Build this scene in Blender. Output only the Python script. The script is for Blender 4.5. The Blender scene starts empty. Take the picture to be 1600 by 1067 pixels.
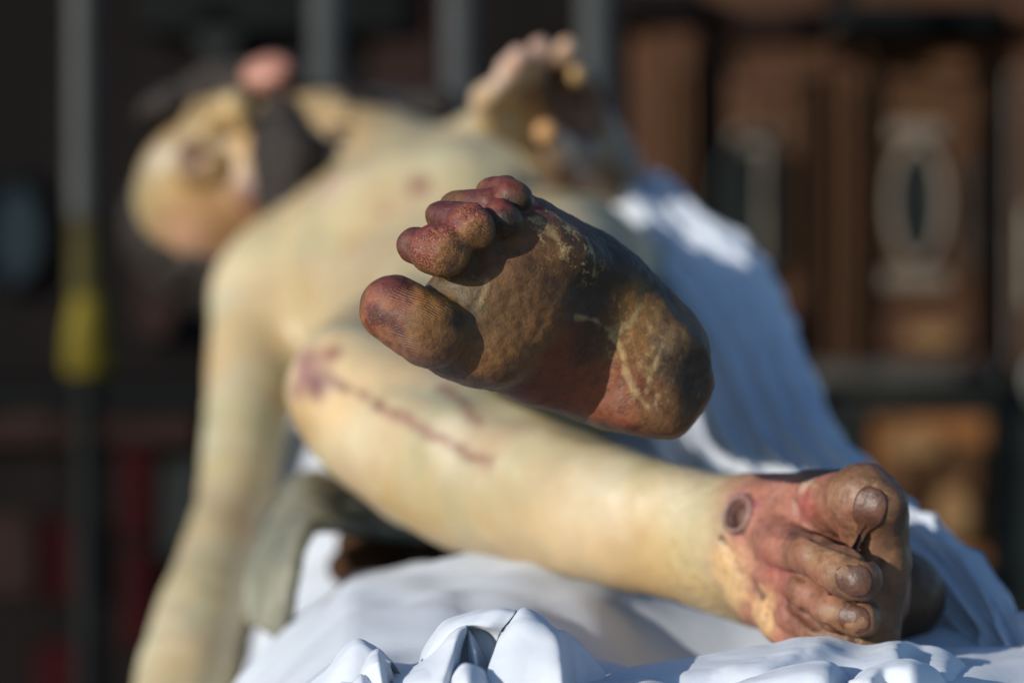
import bpy, math, time
import numpy as np
from mathutils import Matrix, Vector

scene = bpy.context.scene
COL = scene.collection
R = math.radians

# ------------------------------------------------------------------ camera
CAMZ = 1.25                      # eye height above the pavement
FPX = 1600 * 85 / 36.0           # focal length in photo pixels
cam_d = bpy.data.cameras.new('camera'); cam = bpy.data.objects.new('camera', cam_d); COL.objects.link(cam)
cam.location = (0, 0, CAMZ); cam.rotation_euler = (R(90), 0, 0)
cam_d.lens = 85; cam_d.sensor_width = 36; cam_d.clip_start = 0.05; cam_d.clip_end = 200
cam_d.dof.use_dof = True; cam_d.dof.focus_distance = 1.118; cam_d.dof.aperture_fstop = 3.9
cam_d.dof.aperture_blades = 0
scene.camera = cam

# ------------------------------------------------------------------ sky and sun
SUN = Vector((-0.70, -0.60, 0.232)).normalized()       # towards the sun
elev = math.asin(SUN.z); azim = math.atan2(SUN.x, SUN.y)
w = bpy.data.worlds.new('World'); scene.world = w; w.use_nodes = True
nt = w.node_tree; nt.nodes.clear()
sky = nt.nodes.new('ShaderNodeTexSky'); sky.sky_type = 'NISHITA'; sky.sun_disc = False
sky.sun_elevation = elev; sky.sun_rotation = azim; sky.ozone_density = 3.5; sky.dust_density = 0.4; sky.air_density = 1.0
bg = nt.nodes.new('ShaderNodeBackground'); bg.inputs['Strength'].default_value = 0.15
wo = nt.nodes.new('ShaderNodeOutputWorld')
nt.links.new(sky.outputs[0], bg.inputs[0]); nt.links.new(bg.outputs[0], wo.inputs[0])
sl = bpy.data.lights.new('sun', 'SUN'); sl.energy = 4.3; sl.angle = R(0.5); sl.color = (1, 0.94, 0.85)
so = bpy.data.objects.new('sun', sl); COL.objects.link(so)
so.rotation_euler = SUN.to_track_quat('Z', 'Y').to_euler(); so.location = (-3, -2, 5)
scene.view_settings.view_transform = 'Standard'; scene.view_settings.look = 'None'
scene.view_settings.exposure = 0.12; scene.view_settings.gamma = 1.0
scene.view_settings.use_curve_mapping = False

# ------------------------------------------------------------------ helpers
def pt(px, py, d):
    """a point d metres in front of the lens that lies on photo pixel (px, py)"""
    return np.array([(px - 800) / FPX * d, d, CAMZ - (py - 533.5) / FPX * d])
def pr(rpx, d): return rpx * d / FPX

def tag(o, label=None, cat=None, group=None, kind=None):
    if label: o['label'] = label
    if cat: o['category'] = cat
    if group: o['group'] = group
    if kind: o['kind'] = kind
    return o
def empty(name, loc):
    o = bpy.data.objects.new(name, None); o.empty_display_size = 0.05; o.location = loc; COL.objects.link(o); return o
def setpar(o, parent):
    if parent is not None:
        o.parent = parent
        m = Matrix.Translation(parent.location); p = parent
        while p.parent is not None: p = p.parent
        o.matrix_parent_inverse = (m if parent.parent is None else Matrix.Identity(4)).inverted()
def mesh_obj(name, V, F, mats, parent=None, smooth=True, attrs=None, uv=None, midx=None):
    me = bpy.data.meshes.new(name)
    V = np.asarray(V, dtype=np.float64)
    me.from_pydata([tuple(v) for v in V], [], [tuple(int(i) for i in f) for f in F])
    if attrs:
        for k, a in attrs.items():
            a = np.asarray(a, dtype=np.float32)
            if a.ndim == 2:
                at = me.attributes.new(k, 'FLOAT_COLOR', 'POINT')
                c = np.ones((len(V), 4), np.float32); c[:, :3] = a; at.data.foreach_set('color', c.ravel())
            else:
                at = me.attributes.new(k, 'FLOAT', 'POINT'); at.data.foreach_set('value', a)
    for m in (mats if isinstance(mats, (list, tuple)) else [mats]): me.materials.append(m)
    if midx is not None: me.polygons.foreach_set('material_index', np.asarray(midx, dtype=np.int32))
    me.polygons.foreach_set('use_smooth', np.full(len(me.polygons), smooth, dtype=bool))
    me.update()
    o = bpy.data.objects.new(name, me); COL.objects.link(o); setpar(o, parent)
    return o

# ---- value noise
def _h(i, j, k, s):
    n = (i * 374761393 + j * 668265263 + k * 2147483647 + s * 974634777) & 0xffffffff
    n = ((n ^ (n >> 13)) * 1274126177) & 0xffffffff
    return ((n ^ (n >> 16)) & 0xffff) / 65535.0
def vnoise(P, s=0):
    i = np.floor(P).astype(np.int64); f = P - i; f = f * f * (3 - 2 * f); r = 0
    for a in (0, 1):
        for b in (0, 1):
            for c in (0, 1):
                r = r + _h(i[:, 0] + a, i[:, 1] + b, i[:, 2] + c, s) * (f[:, 0] if a else 1 - f[:, 0]) * (f[:, 1] if b else 1 - f[:, 1]) * (f[:, 2] if c else 1 - f[:, 2])
    return r
def fbm(P, freq, s=0, oct=3):
    r = 0; a = 0.5; t = 0
    for o in range(oct):
        r = r + a * vnoise(P * freq * 2 ** o + 17.3 * o, s + o); t += a; a *= 0.5
    return r / t
def sstep(a, b, x):
    t = np.clip((x - a) / (b - a), 0, 1); return t * t * (3 - 2 * t)

# ---- signed distance modelling (a carver's block: rounded volumes blended into one skin)
def smin(a, b, k):
    if k <= 0: return np.minimum(a, b)
    h = np.maximum(k - np.abs(a - b), 0) / k
    return np.minimum(a, b) - h * h * k * 0.25
def smax(a, b, k): return -smin(-a, -b, k)
def cap(a, b, ra, rb):
    a = np.asarray(a); b = np.asarray(b); ba = b - a; L = ba @ ba
    def f(P):
        pa = P - a; h = np.clip((pa @ ba) / L, 0, 1)
        return np.linalg.norm(pa - h[:, None] * ba, axis=1) - (ra + (rb - ra) * h)
    return f
def sph(c, r):
    c = np.asarray(c)
    return lambda P: np.linalg.norm(P - c, axis=1) - r
def frame(x, y):
    x = np.asarray(x, float); x = x / np.linalg.norm(x); y = np.asarray(y, float); y = y - (y @ x) * x; y = y / np.linalg.norm(y)
    return np.array([x, y, np.cross(x, y)])
def ell(c, M, r):
    c = np.asarray(c); r = np.asarray(r, float)
    def f(P):
        q = (P - c) @ M.T
        k0 = np.linalg.norm(q / r, axis=1); k1 = np.linalg.norm(q / (r * r), axis=1) + 1e-9
        return k0 * (k0 - 1) / k1
    return f
def chain(pts, k=0.01):
    fs = [cap(pts[i][0], pts[i + 1][0], pts[i][1], pts[i + 1][1]) for i in range(len(pts) - 1)]
    return union(fs, k)
def limb(*ps, n=15):
    """one smooth tapering limb through (px, py, depth, radius in px) stations"""
    A_ = np.array([list(pt(*p[:3])) + [pr(p[3], p[2])] for p in ps]); A_ = bspl(A_, n); fs = [cap(A_[i, :3], A_[i + 1, :3], A_[i, 3], A_[i + 1, 3]) for i in range(n - 1)]
    def f(P):
        d = fs[0](P)
        for g in fs[1:]: d = np.minimum(d, g(P))
        return d
    return f
def union(fs, k):
    def f(P):
        d = fs[0](P)
        for g in fs[1:]: d = smin(d, g(P), k)
        return d
    return f
def sub(f, g, k): return lambda P: smax(f(P), -g(P), k)
def inter(f, g, k): return lambda P: smax(f(P), g(P), k)
def plane(c, n):
    c = np.asarray(c); n = np.asarray(n, float); n = n / np.linalg.norm(n)
    return lambda P: (P - c) @ n

def polygonize(f, lo, hi, h, c=4):
    lo = np.asarray(lo, float); hi = np.asarray(hi, float)
    nb = np.ceil((hi - lo) / (h * c)).astype(int) + 1
    cx = [lo[a] + np.arange(nb[a]) * h * c + 0.5 * h * (c - 1) for a in range(3)]
    G = np.stack(np.meshgrid(*cx, indexing='ij'), -1).reshape(-1, 3)
    D = f(G)
    act = np.abs(D) < h * c * 1.1 + 0.002
    n = nb * c
    F = np.repeat(np.repeat(np.repeat(D.reshape(nb), c, 0), c, 1), c, 2).astype(np.float32)
    ai = np.stack(np.unravel_index(np.nonzero(act)[0], nb), -1)
    o = np.stack(np.meshgrid(*[np.arange(c)] * 3, indexing='ij'), -1).reshape(-1, 3)
    I = (ai[:, None, :] * c + o[None]).reshape(-1, 3)
    for s in range(0, len(I), 400000):
        J = I[s:s + 400000]
        F[J[:, 0], J[:, 1], J[:, 2]] = f(lo + J * h)
    S = F < 0
    m = np.zeros(n - 1, np.int8)
    for a in (0, 1):
        for b in (0, 1):
            for d in (0, 1):
                m += S[a:n[0] - 1 + a, b:n[1] - 1 + b, d:n[2] - 1 + d]
    cells = np.nonzero((m > 0) & (m < 8)); C = np.stack(cells, -1)
    idx = np.full(n - 1, -1, np.int64); idx[cells] = np.arange(len(C))
    acc = np.zeros((len(C), 3)); cnt = np.zeros(len(C))
    cor = [(a, b, d) for a in (0, 1) for b in (0, 1) for d in (0, 1)]
    for u in cor:
        for ax in range(3):
            if u[ax] == 0:
                v = list(u); v[ax] = 1
                fa = F[C[:, 0] + u[0], C[:, 1] + u[1], C[:, 2] + u[2]]; fb = F[C[:, 0] + v[0], C[:, 1] + v[1], C[:, 2] + v[2]]
                x = (fa < 0) != (fb < 0)
                t = np.where(x, fa / np.where(np.abs(fa - fb) < 1e-12, 1, fa - fb), 0)
                p = np.array(u, float)[None] + np.zeros((len(C), 3)); p[:, ax] += t
                acc += np.where(x[:, None], p, 0); cnt += x
    V = lo + (C + acc / cnt[:, None]) * h
    Q = []
    for ax in range(3):
        b, d = [(1, 2), (2, 0), (0, 1)][ax]
        sl0 = [slice(None)] * 3; sl1 = [slice(None)] * 3; sl0[ax] = slice(0, -1); sl1[ax] = slice(1, None)
        s0 = S[tuple(sl0)]; s1 = S[tuple(sl1)]
        E = np.stack(np.nonzero(s0 != s1), -1)
        ok = (E[:, b] > 0) & (E[:, d] > 0) & (E[:, b] < n[b] - 1) & (E[:, d] < n[d] - 1) ; E = E[ok]
        q = []
        for (ob, od) in ((-1, -1), (0, -1), (0, 0), (-1, 0)):
            e = E.copy(); e[:, b] += ob; e[:, d] += od; q.append(idx[e[:, 0], e[:, 1], e[:, 2]])
        q = np.stack(q, -1); flip = ~s0[E[:, 0], E[:, 1], E[:, 2]]
        q[flip] = q[flip][:, ::-1]; Q.append(q)
    Q = np.concatenate(Q); Q = Q[(Q >= 0).all(1)]
    return V, Q
def vnormals(V, Q):
    n = np.cross(V[Q[:, 2]] - V[Q[:, 0]], V[Q[:, 3]] - V[Q[:, 1]]); N = np.zeros_like(V)
    for k in range(4): np.add.at(N, Q[:, k], n)
    return N / (np.linalg.norm(N, axis=1)[:, None] + 1e-12)
def _dab(Cc, V, r, rad, col, amt, hard, wob, seed, wf):
    i = np.nonzero(r < rad * (1.05 + wob))[0]
    if len(i) == 0: return Cc
    q = r[i] / rad + wob * (fbm(V[i], wf, seed, 3) - 0.5) * 2
    m = ((1 - sstep(hard, 1.0, q)) * amt)[:, None]
    Cc[i] = Cc[i] * (1 - m) + np.array(col) * m
    return Cc
def paint(Cc, V, c, rad, col, amt=1.0, hard=0.4, wob=0.3, seed=0, wf=60):
    """a brush dab of pigment round the point c"""
    return _dab(Cc, V, np.linalg.norm(V - np.asarray(c), axis=1), rad, col, amt, hard, wob, seed, wf)
def paint_line(Cc, V, pts, rad, col, amt=1.0, hard=0.4, wob=0.3, seed=0, wf=60):
    r = np.full(len(V), 1e9)
    for a, b in zip(pts[:-1], pts[1:]): r = np.minimum(r, cap(a, b, 0, 0)(V))
    return _dab(Cc, V, r, rad, col, amt, hard, wob, seed, wf)

# ---- spline surfaces for cloth
def bspl(P, n):
    """smooth curve through rows P (m,...); close rows make a tight crease"""
    P = np.asarray(P, float); m = len(P)
    ch = np.sqrt(np.linalg.norm((P[1:] - P[:-1]).reshape(m - 1, -1), axis=1)) + 1e-6
    T = np.concatenate([[0], np.cumsum(ch)])
    sh = (-1,) + (1,) * (P.ndim - 1)
    d = (P[1:] - P[:-1]) / ch.reshape(sh)
    M = np.empty_like(P); M[0] = d[0]; M[-1] = d[-1]
    if m > 2:
        h0 = ch[:-1].reshape(sh); h1 = ch[1:].reshape(sh); M[1:-1] = (d[:-1] * h1 + d[1:] * h0) / (h0 + h1)
    t = np.linspace(0, m - 1 - 1e-6, n); i = t.astype(int); u = (t - i).reshape(sh); h = ch[i].reshape(sh)
    return (2 * u**3 - 3 * u**2 + 1) * P[i] + (u**3 - 2 * u**2 + u) * h * M[i] + (-2 * u**3 + 3 * u**2) * P[i + 1] + (u**3 - u**2) * h * M[i + 1]
def lin(P, n):
    P = np.asarray(P, float); t = np.linspace(0, len(P) - 1 - 1e-6, n); i = t.astype(int); u = (t - i).reshape((-1,) + (1,) * (P.ndim - 1))
    return P[i] * (1 - u) + P[i + 1] * u
def patch(rows, nu, nv, crisp=0.0):
    G = np.array([[pt(*q) for q in r] for r in rows])
    A_ = bspl(G, nu); A_ = np.swapaxes(bspl(np.swapaxes(A_, 0, 1), nv), 0, 1)
    if crisp:
        B_ = lin(G, nu); B_ = np.swapaxes(lin(np.swapaxes(B_, 0, 1), nv), 0, 1); A_ = A_ * (1 - crisp) + B_ * crisp
    return A_
def grid_faces(nu, nv, off=0):
    i = np.arange(nu * nv).reshape(nu, nv) + off
    return np.stack([i[:-1, :-1], i[1:, :-1], i[1:, 1:], i[:-1, 1:]], -1).reshape(-1, 4)

# ------------------------------------------------------------------ materials
def mat(name):
    m = bpy.data.materials.new(name); m.use_nodes = True; t = m.node_tree
    return m, t, t.nodes['Principled BSDF'], t.nodes.new, t.links.new
def coords(t, scale=None):
    tc = t.nodes.new('ShaderNodeTexCoord'); return tc.outputs['Object']
def noise(t, co, scale, detail=4, rough=0.55, dist=0.0):
    n = t.nodes.new('ShaderNodeTexNoise'); n.inputs['Scale'].default_value = scale; n.inputs['Detail'].default_value = detail
    n.inputs['Roughness'].default_value = rough; n.inputs['Distortion'].default_value = dist
    t.links.new(co, n.inputs['Vector']); return n.outputs['Fac']
def ramp(t, fac, stops):
    r = t.nodes.new('ShaderNodeValToRGB'); e = r.color_ramp.elements
    while len(e) < len(stops): e.new(0.5)
    for el, (p, c) in zip(e, stops):
        el.position = p; el.color = (c, c, c, 1) if isinstance(c, (int, float)) else (*c, 1)
    t.links.new(fac, r.inputs[0]); return r.outputs[0]
def mix(t, fac, a, b, mode='MIX'):
    n = t.nodes.new('ShaderNodeMix'); n.data_type = 'RGBA'; n.blend_type = mode
    for s, v in (('Factor', fac), ('A', a), ('B', b)):
        i = [x for x in n.inputs if x.name == s and (x.type == ('VALUE' if s == 'Factor' else 'RGBA'))][0]
        if isinstance(v, (int, float)): i.default_value = v if s == 'Factor' else (v, v, v, 1)
        elif isinstance(v, tuple): i.default_value = (*v, 1)
        else: t.links.new(v, i)
    return [x for x in n.outputs if x.type == 'RGBA'][0]
def math_n(t, op, a, b=None):
    n = t.nodes.new('ShaderNodeMath'); n.operation = op
    for k, v in enumerate((a, b)):
        if v is None: continue
        if isinstance(v, (int, float)): n.inputs[k].default_value = v
        else: t.links.new(v, n.inputs[k])
    return n.outputs[0]
def bump(t, h, strength, dist, normal=None):
    b = t.nodes.new('ShaderNodeBump'); b.inputs['Strength'].default_value = strength; b.inputs['Distance'].default_value = dist
    t.links.new(h, b.inputs['Height'])
    if normal is not None: t.links.new(normal, b.inputs['Normal'])
    return b.outputs[0]
def attr(t, name):
    a = t.nodes.new('ShaderNodeAttribute'); a.attribute_name = name; return a

def make_skin(name):
    """varnished polychrome paint on carved wood; the pigment is the 'paint' layer, 'worn' says how rubbed it is"""
    m, t, B, N, L = mat(name); co = coords(t)
    base = attr(t, 'paint').outputs['Color']; worn = attr(t, 'worn').outputs['Fac']
    n1 = noise(t, co, 38, 6, 0.62); n2 = noise(t, co, 240, 5, 0.68); n3 = noise(t, co, 1000, 3, 0.6); n4 = noise(t, co, 110, 5, 0.7, 0.8)
    soft = mix(t, 1.0, base, ramp(t, n1, [(0.3, 0.90), (0.7, 1.05)]), 'MULTIPLY')
    soft = mix(t, ramp(t, n4, [(0.50, 0.0), (0.75, 0.40)]), soft, (0.42, 0.26, 0.11))
    soft = mix(t, ramp(t, noise(t, co, 17, 5, 0.6, 0.4), [(0.52, 0.0), (0.72, 0.45)]), soft, (0.38, 0.23, 0.14))
    soft = mix(t, ramp(t, noise(t, co, 400, 3, 0.6), [(0.66, 0.0), (0.72, 0.35)]), soft, (0.16, 0.09, 0.05))
    hardc = mix(t, 1.0, base, ramp(t, n1, [(0.28, (0.66, 0.63, 0.6)), (0.5, 1.0), (0.74, (1.3, 1.22, 1.08))]), 'MULTIPLY')
    hardc = mix(t, 1.0, hardc, ramp(t, n2, [(0.34, (0.62, 0.58, 0.56)), (0.52, 1.0), (0.75, (1.35, 1.3, 1.2))]), 'MULTIPLY')
    hardc = mix(t, ramp(t, n4, [(0.62, 0.0), (0.72, 0.40)]), hardc, (0.050, 0.022, 0.014))
    # pale rubbed flecks where the ground shows through
    fl = math_n(t, 'MULTIPLY', ramp(t, noise(t, co, 190, 8, 0.8, 0.25), [(0.54, 0.0), (0.60, 1.0)]), attr(t, 'fleck').outputs['Fac'])
    hardc = mix(t, fl, hardc, (0.34, 0.24, 0.105))
    # worm-like rubbed flecks of the red paint
    ck = math_n(t, 'MULTIPLY', ramp(t, noise(t, co, 620, 2, 0.5, 2.2), [(0.52, 0), (0.57, 1), (0.62, 1), (0.66, 0)]), attr(t, 'crack').outputs['Fac'])
    hardc = mix(t, ck, hardc, (0.36, 0.15, 0.07))
    # carved parallel tool lines on the toe pads
    dt = N('ShaderNodeVectorMath'); dt.operation = 'DOT_PRODUCT'; L(co, dt.inputs[0]); dt.inputs[1].default_value = GROOVE_DIR
    wob = math_n(t, 'MULTIPLY', noise(t, co, 60, 4), 0.0055)
    ph = math_n(t, 'MULTIPLY', math_n(t, 'ADD', dt.outputs['Value'], wob), 2 * math.pi / 0.00105)
    sn = math_n(t, 'MULTIPLY', math_n(t, 'ADD', math_n(t, 'SINE', ph), 1.0), 0.5)
    gm = math_n(t, 'MULTIPLY', attr(t, 'groove').outputs['Fac'], ramp(t, noise(t, co, 130, 4, 0.6), [(0.36, 0.1), (0.6, 1.0)])); gh = math_n(t, 'MULTIPLY', sn, gm)
    gi = math_n(t, 'MULTIPLY', math_n(t, 'SUBTRACT', 1.0, sn), math_n(t, 'MULTIPLY', gm, 0.55))
    hardc = mix(t, gi, hardc, (0.05, 0.02, 0.012))
    c = mix(t, worn, soft, hardc); L(c, B.inputs['Base Color'])
    rs = ramp(t, n2, [(0.3, 0.36), (0.7, 0.52)]); rh = ramp(t, n2, [(0.3, 0.46), (0.7, 0.78)])
    L(mix(t, worn, rs, rh), B.inputs['Roughness'])
    h = math_n(t, 'ADD', n1, math_n(t, 'MULTIPLY', n2, 0.22)); h = math_n(t, 'ADD', h, math_n(t, 'MULTIPLY', n3, 0.07))
    h = math_n(t, 'SUBTRACT', h, math_n(t, 'MULTIPLY', ck, 0.05))
    bm = N('ShaderNodeBump'); bm.inputs['Distance'].default_value = 0.004; L(h, bm.inputs['Height'])
    L(math_n(t, 'ADD', math_n(t, 'MULTIPLY', worn, 0.42), 0.16), bm.inputs['Strength'])
    L(bump(t, gh, 0.55, 0.0007, bm.outputs[0]), B.inputs['Normal'])
    B.inputs['Specular IOR Level'].default_value = 0.45
    L(math_n(t, 'ADD', math_n(t, 'MULTIPLY', worn, -0.07), 0.09), B.inputs['Coat Weight']); B.inputs['Coat Roughness'].default_value = 0.30
    return m
GROOVE_DIR = tuple(np.array([0.36, 0.1, 0.93]) / np.linalg.norm([0.36, 0.1, 0.93]))
M_SKIN = make_skin('painted_carving')

def make_cloth(name, col, wear=0.0):
    m, t, B, N, L = mat(name); co = coords(t)
    n1 = noise(t, co, 9, 4); c = mix(t, ramp(t, n1, [(0.35, 0.0), (0.7, 1.0)]), col, tuple(x * 0.93 for x in col))
    L(c, B.inputs['Base Color']); B.inputs['Roughness'].default_value = 0.85; B.inputs['Specular IOR Level'].default_value = 0.15
    B.inputs['Sheen Weight'].default_value = 0.15; B.inputs['Sheen Roughness'].default_value = 0.5
    wv = N('ShaderNodeTexWave'); wv.inputs['Scale'].default_value = 650; wv.bands_direction = 'X'; wv.inputs['Distortion'].default_value = 0.6; L(co, wv.inputs['Vector'])
    wv2 = N('ShaderNodeTexWave'); wv2.inputs['Scale'].default_value = 650; wv2.bands_direction = 'Z'; wv2.inputs['Distortion'].default_value = 0.6; L(co, wv2.inputs['Vector'])
    wsum = math_n(t, 'ADD', wv.outputs['Fac'], wv2.outputs['Fac'])
    nrm = bump(t, wsum, 0.10, 0.0004)
    nrm = bump(t, noise(t, co, 45, 3), 0.14, 0.004, nrm)
    nrm = bump(t, noise(t, co, 140, 4, 0.6, 0.6), 0.10, 0.002, nrm)
    L(nrm, B.inputs['Normal'])
    tr = N('ShaderNodeBsdfTranslucent'); L(c, tr.inputs['Color'])
    ms = N('ShaderNodeMixShader'); ms.inputs[0].default_value = 0.20
    out = t.nodes['Material Output']; L(B.outputs[0], ms.inputs[1]); L(tr.outputs[0], ms.inputs[2]); L(ms.outputs[0], out.inputs[0])
    return m
M_SHEET = make_cloth('white_cotton', (0.67, 0.72, 0.79))
def simple(name, col, rough=0.5, var=0.25, scale=20, bs=0.2, bd=0.004, metal=0.0, spec=0.5, stretch=None):
    m, t, B, N, L = mat(name); co = coords(t)
    if stretch:
        mp = N('ShaderNodeMapping'); mp.inputs['Scale'].default_value = stretch; L(co, mp.inputs['Vector']); co = mp.outputs[0]
    n1 = noise(t, co, scale, 5, 0.6)
    c = mix(t, ramp(t, n1, [(0.3, 0.0), (0.7, 1.0)]), tuple(x * (1 - var) for x in col), tuple(min(1, x * (1 + var)) for x in col))
    L(c, B.inputs['Base Color']); B.inputs['Roughness'].default_value = rough; B.inputs['Metallic'].default_value = metal
    B.inputs['Specular IOR Level'].default_value = spec
    L(bump(t, n1, bs, bd), B.inputs['Normal']); return m
M_WOOD = simple('dark_walnut', (0.055, 0.03, 0.018), 0.4, 0.35, 14, stretch=(1, 1, 0.15))
# ================================================================== setting
M_PAVE = simple('grey_paving', (0.10, 0.095, 0.09), 0.8, 0.3, 3, 0.3, 0.01)
mesh_obj('ground', [(-40, -20, 0), (40, -20, 0), (40, 60, 0), (-40, 60, 0)], [(0, 1, 2, 3)], M_PAVE, smooth=False)
tag(bpy.data.objects['ground'], kind='structure')

def box(V, F, x0, x1, y0, y1, z0, z1, bev=0.0):
    n = len(V)
    if bev <= 0:
        V += [(x0, y0, z0), (x1, y0, z0), (x1, y1, z0), (x0, y1, z0), (x0, y0, z1), (x1, y0, z1), (x1, y1, z1), (x0, y1, z1)]
        F += [tuple(n + i for i in f) for f in ((0, 3, 2, 1), (4, 5, 6, 7), (0, 1, 5, 4), (1, 2, 6, 5), (2, 3, 7, 6), (3, 0, 4, 7))]
    else:   # front edges chamfered (front is -y)
        b = bev
        V += [(x0 + b, y0, z0 + b), (x1 - b, y0, z0 + b), (x1 - b, y0, z1 - b), (x0 + b, y0, z1 - b),
              (x0, y0 + b, z0), (x1, y0 + b, z0), (x1, y0 + b, z1), (x0, y0 + b, z1), (x0, y1, z0), (x1, y1, z0), (x1, y1, z1), (x0, y1, z1)]
        F += [tuple(n + i for i in f) for f in ((0, 1, 2, 3), (4, 5, 1, 0), (5, 6, 2, 1), (6, 7, 3, 2), (7, 4, 0, 3), (8, 9, 5, 4), (9, 10, 6, 5), (10, 11, 7, 6), (11, 8, 4, 7), (11, 10, 9, 8))]
WD = 6.0                                     # the wall stands six metres off
def wx(px): return (px - 800) / FPX * WD
def wz(py): return CAMZ - (py - 533.5) / FPX * WD
def panel(name, m, parent, px0, px1, py0, py1, front, depth=0.06, bev=0.008):
    V, F = [], []; box(V, F, wx(px0), wx(px1), WD - front, WD - front + depth, wz(py1), wz(py0), bev)
    return mesh_obj(name, V, F, m, parent, smooth=False)
def oval(name, m, parent, px, py, a, b, front, ring=None, depth=0.05):
    """oval disc, or an oval moulded ring when ring (its width in photo pixels) is given"""
    n = 48; V, F = [], []; cx, cz = wx(px), wz(py); s = WD / FPX; y0 = WD - front
    th = [2 * math.pi * k / n for k in range(n)]
    if ring is None:
        V = [(cx + a * s * math.cos(t), y0, cz + b * s * math.sin(t)) for t in th] + [(cx + a * s * math.cos(t), y0 + depth, cz + b * s * math.sin(t)) for t in th]
        F = [tuple(range(n - 1, -1, -1))[::-1]] + [(k, k + n, (k + 1) % n + n, (k + 1) % n) for k in range(n)]
    else:
        prof = [(0, depth), (0, 0.012), (0.2, 0.0), (0.5, -0.008), (0.8, 0.0), (1, 0.012), (1, depth)]
        for (f, dy) in prof:
            V += [(cx + (a + ring * f) * s * math.cos(t), y0 + dy, cz + (b + ring * f) * s * math.sin(t)) for t in th]
        for r in range(len(prof) - 1):
            F += [(r * n + k, r * n + (k + 1) % n, (r + 1) * n + (k + 1) % n, (r + 1) * n + k) for k in range(n)]
    return mesh_obj(name, V, F, m, parent, smooth=ring is not None)
WG = dict(stretch=(1, 1, 0.12))
M_BR = simple('brown_wood', (0.0638, 0.0323, 0.0188), 0.5, 0.45, 6, **WG, spec=0.05)
M_BR2 = simple('reddish_wood', (0.062, 0.031, 0.019), 0.45, 0.4, 6, **WG, spec=0.05)
M_BR3 = simple('honey_wood', (0.066, 0.033, 0.016), 0.4, 0.45, 5, **WG, spec=0.05)
M_DKW = simple('black_brown_wood', (0.0065, 0.0052, 0.005), 0.6, 0.4, 6, **WG, spec=0.05)
M_BLK = simple('black_paint', (0.006, 0.007, 0.007), 0.5, 0.3, 8, spec=0.05)
M_GRS = simple('grey_stone', (0.0550, 0.0523, 0.0468), 0.8, 0.3, 9, spec=0.05)
M_GRN = simple('grey_green_paint', (0.0180, 0.0216, 0.0204), 0.5, 0.3, 9, spec=0.05)
M_FRM = simple('pale_moulding', (0.15, 0.125, 0.10), 0.5, 0.35, 9, spec=0.05)
M_ORG = simple('orange_panel', (0.15, 0.064, 0.024), 0.4, 0.55, 5, spec=0.05)
M_GLS = simple('dark_glass', (0.010, 0.012, 0.011), 0.3, 0.3, 4, 0.05, spec=0.2)
M_GLB = simple('blue_glass', (0.008, 0.018, 0.025), 0.3, 0.3, 4, 0.05, spec=0.2)
M_HILITE = simple('painted_highlight', (0.30, 0.26, 0.20), 0.6, 0.3, 9, spec=0.05)
M_PAL2 = simple('tan_carving', (0.17, 0.10, 0.045), 0.6, 0.4, 9, spec=0.05)
M_RED = simple('dark_red_paint', (0.0210, 0.0024, 0.0030), 0.5, 0.3, 8, spec=0.05)
M_MAR = simple('worn_maroon', (0.0225, 0.0126, 0.0108), 0.6, 0.3, 8, spec=0.05)

def lathe(prof, cx, cy, n=24):
    V = [(cx + r * math.cos(2 * math.pi * k / n), cy + r * math.sin(2 * math.pi * k / n), z) for r, z in prof for k in range(n)]
    F = [(i * n + k, i * n + (k + 1) % n, (i + 1) * n + (k + 1) % n, (i + 1) * n + k) for i in range(len(prof) - 1) for k in range(n)]
    return V, F
house = empty('shop_front', (0, WD, 0))
tag(house, 'brown wooden shop front with oval windows and dark left bay behind the figure', 'building')
V, F = [], []; box(V, F, -3.0, wx(985), WD, WD + 0.3, 0, 3.6); mesh_obj('wall', V, F, M_DKW, house, smooth=False)
V, F = [], []; box(V, F, wx(985) + 0.002, 3.0, WD, WD + 0.3, 0, 3.6); mesh_obj('wall', V, F, M_BR, house, smooth=False)
panel('pilaster', M_BR2, house, 1015, 1085, 55, 1000, 0.10, 0.098)
panel('jamb', M_BLK, house, 1092, 1128, 95, 560, 0.03, 0.028)
d1 = panel('door', M_BR, house, 1135, 1280, 120, 585, 0.05, 0.048)
oval('window', M_GLS, house, 1172, 330, 42, 88, 0.058, depth=0.006); oval('window_frame', M_GRN, house, 1172, 322, 42, 98, 0.085, 20)
panel('head_moulding', M_FRM, house, 1140, 1210, 205, 240, 0.075, 0.02)
panel('pilaster', M_BR2, house, 1288, 1345, 70, 585, 0.10, 0.098)
panel('door', M_BR3, house, 1352, 1532, 120, 585, 0.05, 0.048)
oval('window', M_GLS, house, 1425, 318, 32, 80, 0.058, depth=0.006); oval('window_frame', M_FRM, house, 1427, 320, 33, 84, 0.085, 15)
panel('head_moulding', M_FRM, house, 1385, 1470, 196, 222, 0.075, 0.02); panel('foot_moulding', M_FRM, house, 1375, 1480, 424, 452, 0.075, 0.02)
panel('jamb', M_DKW, house, 1538, 1572, 95, 580, 0.04, 0.038)
panel('pilaster', M_BR2, house, 1576, 1640, 60, 580, 0.11, 0.108)
panel('cornice', M_BLK, house, 1285, 1545, 22, 70, 0.22, 0.218, 0.03)
panel('cornice', M_DKW, house, 960, 1090, -10, 45, 0.16, 0.158, 0.02)
panel('cornice', M_BR2, house, 1560, 1700, 10, 50, 0.18, 0.178, 0.02)
panel('sill', M_GRS, house, 1262, 1560, 566, 602, 0.13, 0.128, 0.015)
panel('sill_band', M_GRN, house, 1150, 1600, 604, 645, 0.05, 0.048)
panel('base_frame', M_GRN, house, 1290, 1345, 648, 1200, 0.06, 0.058); panel('base_frame', M_GRN, house, 1546, 1640, 648, 1200, 0.06, 0.058)
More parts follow.
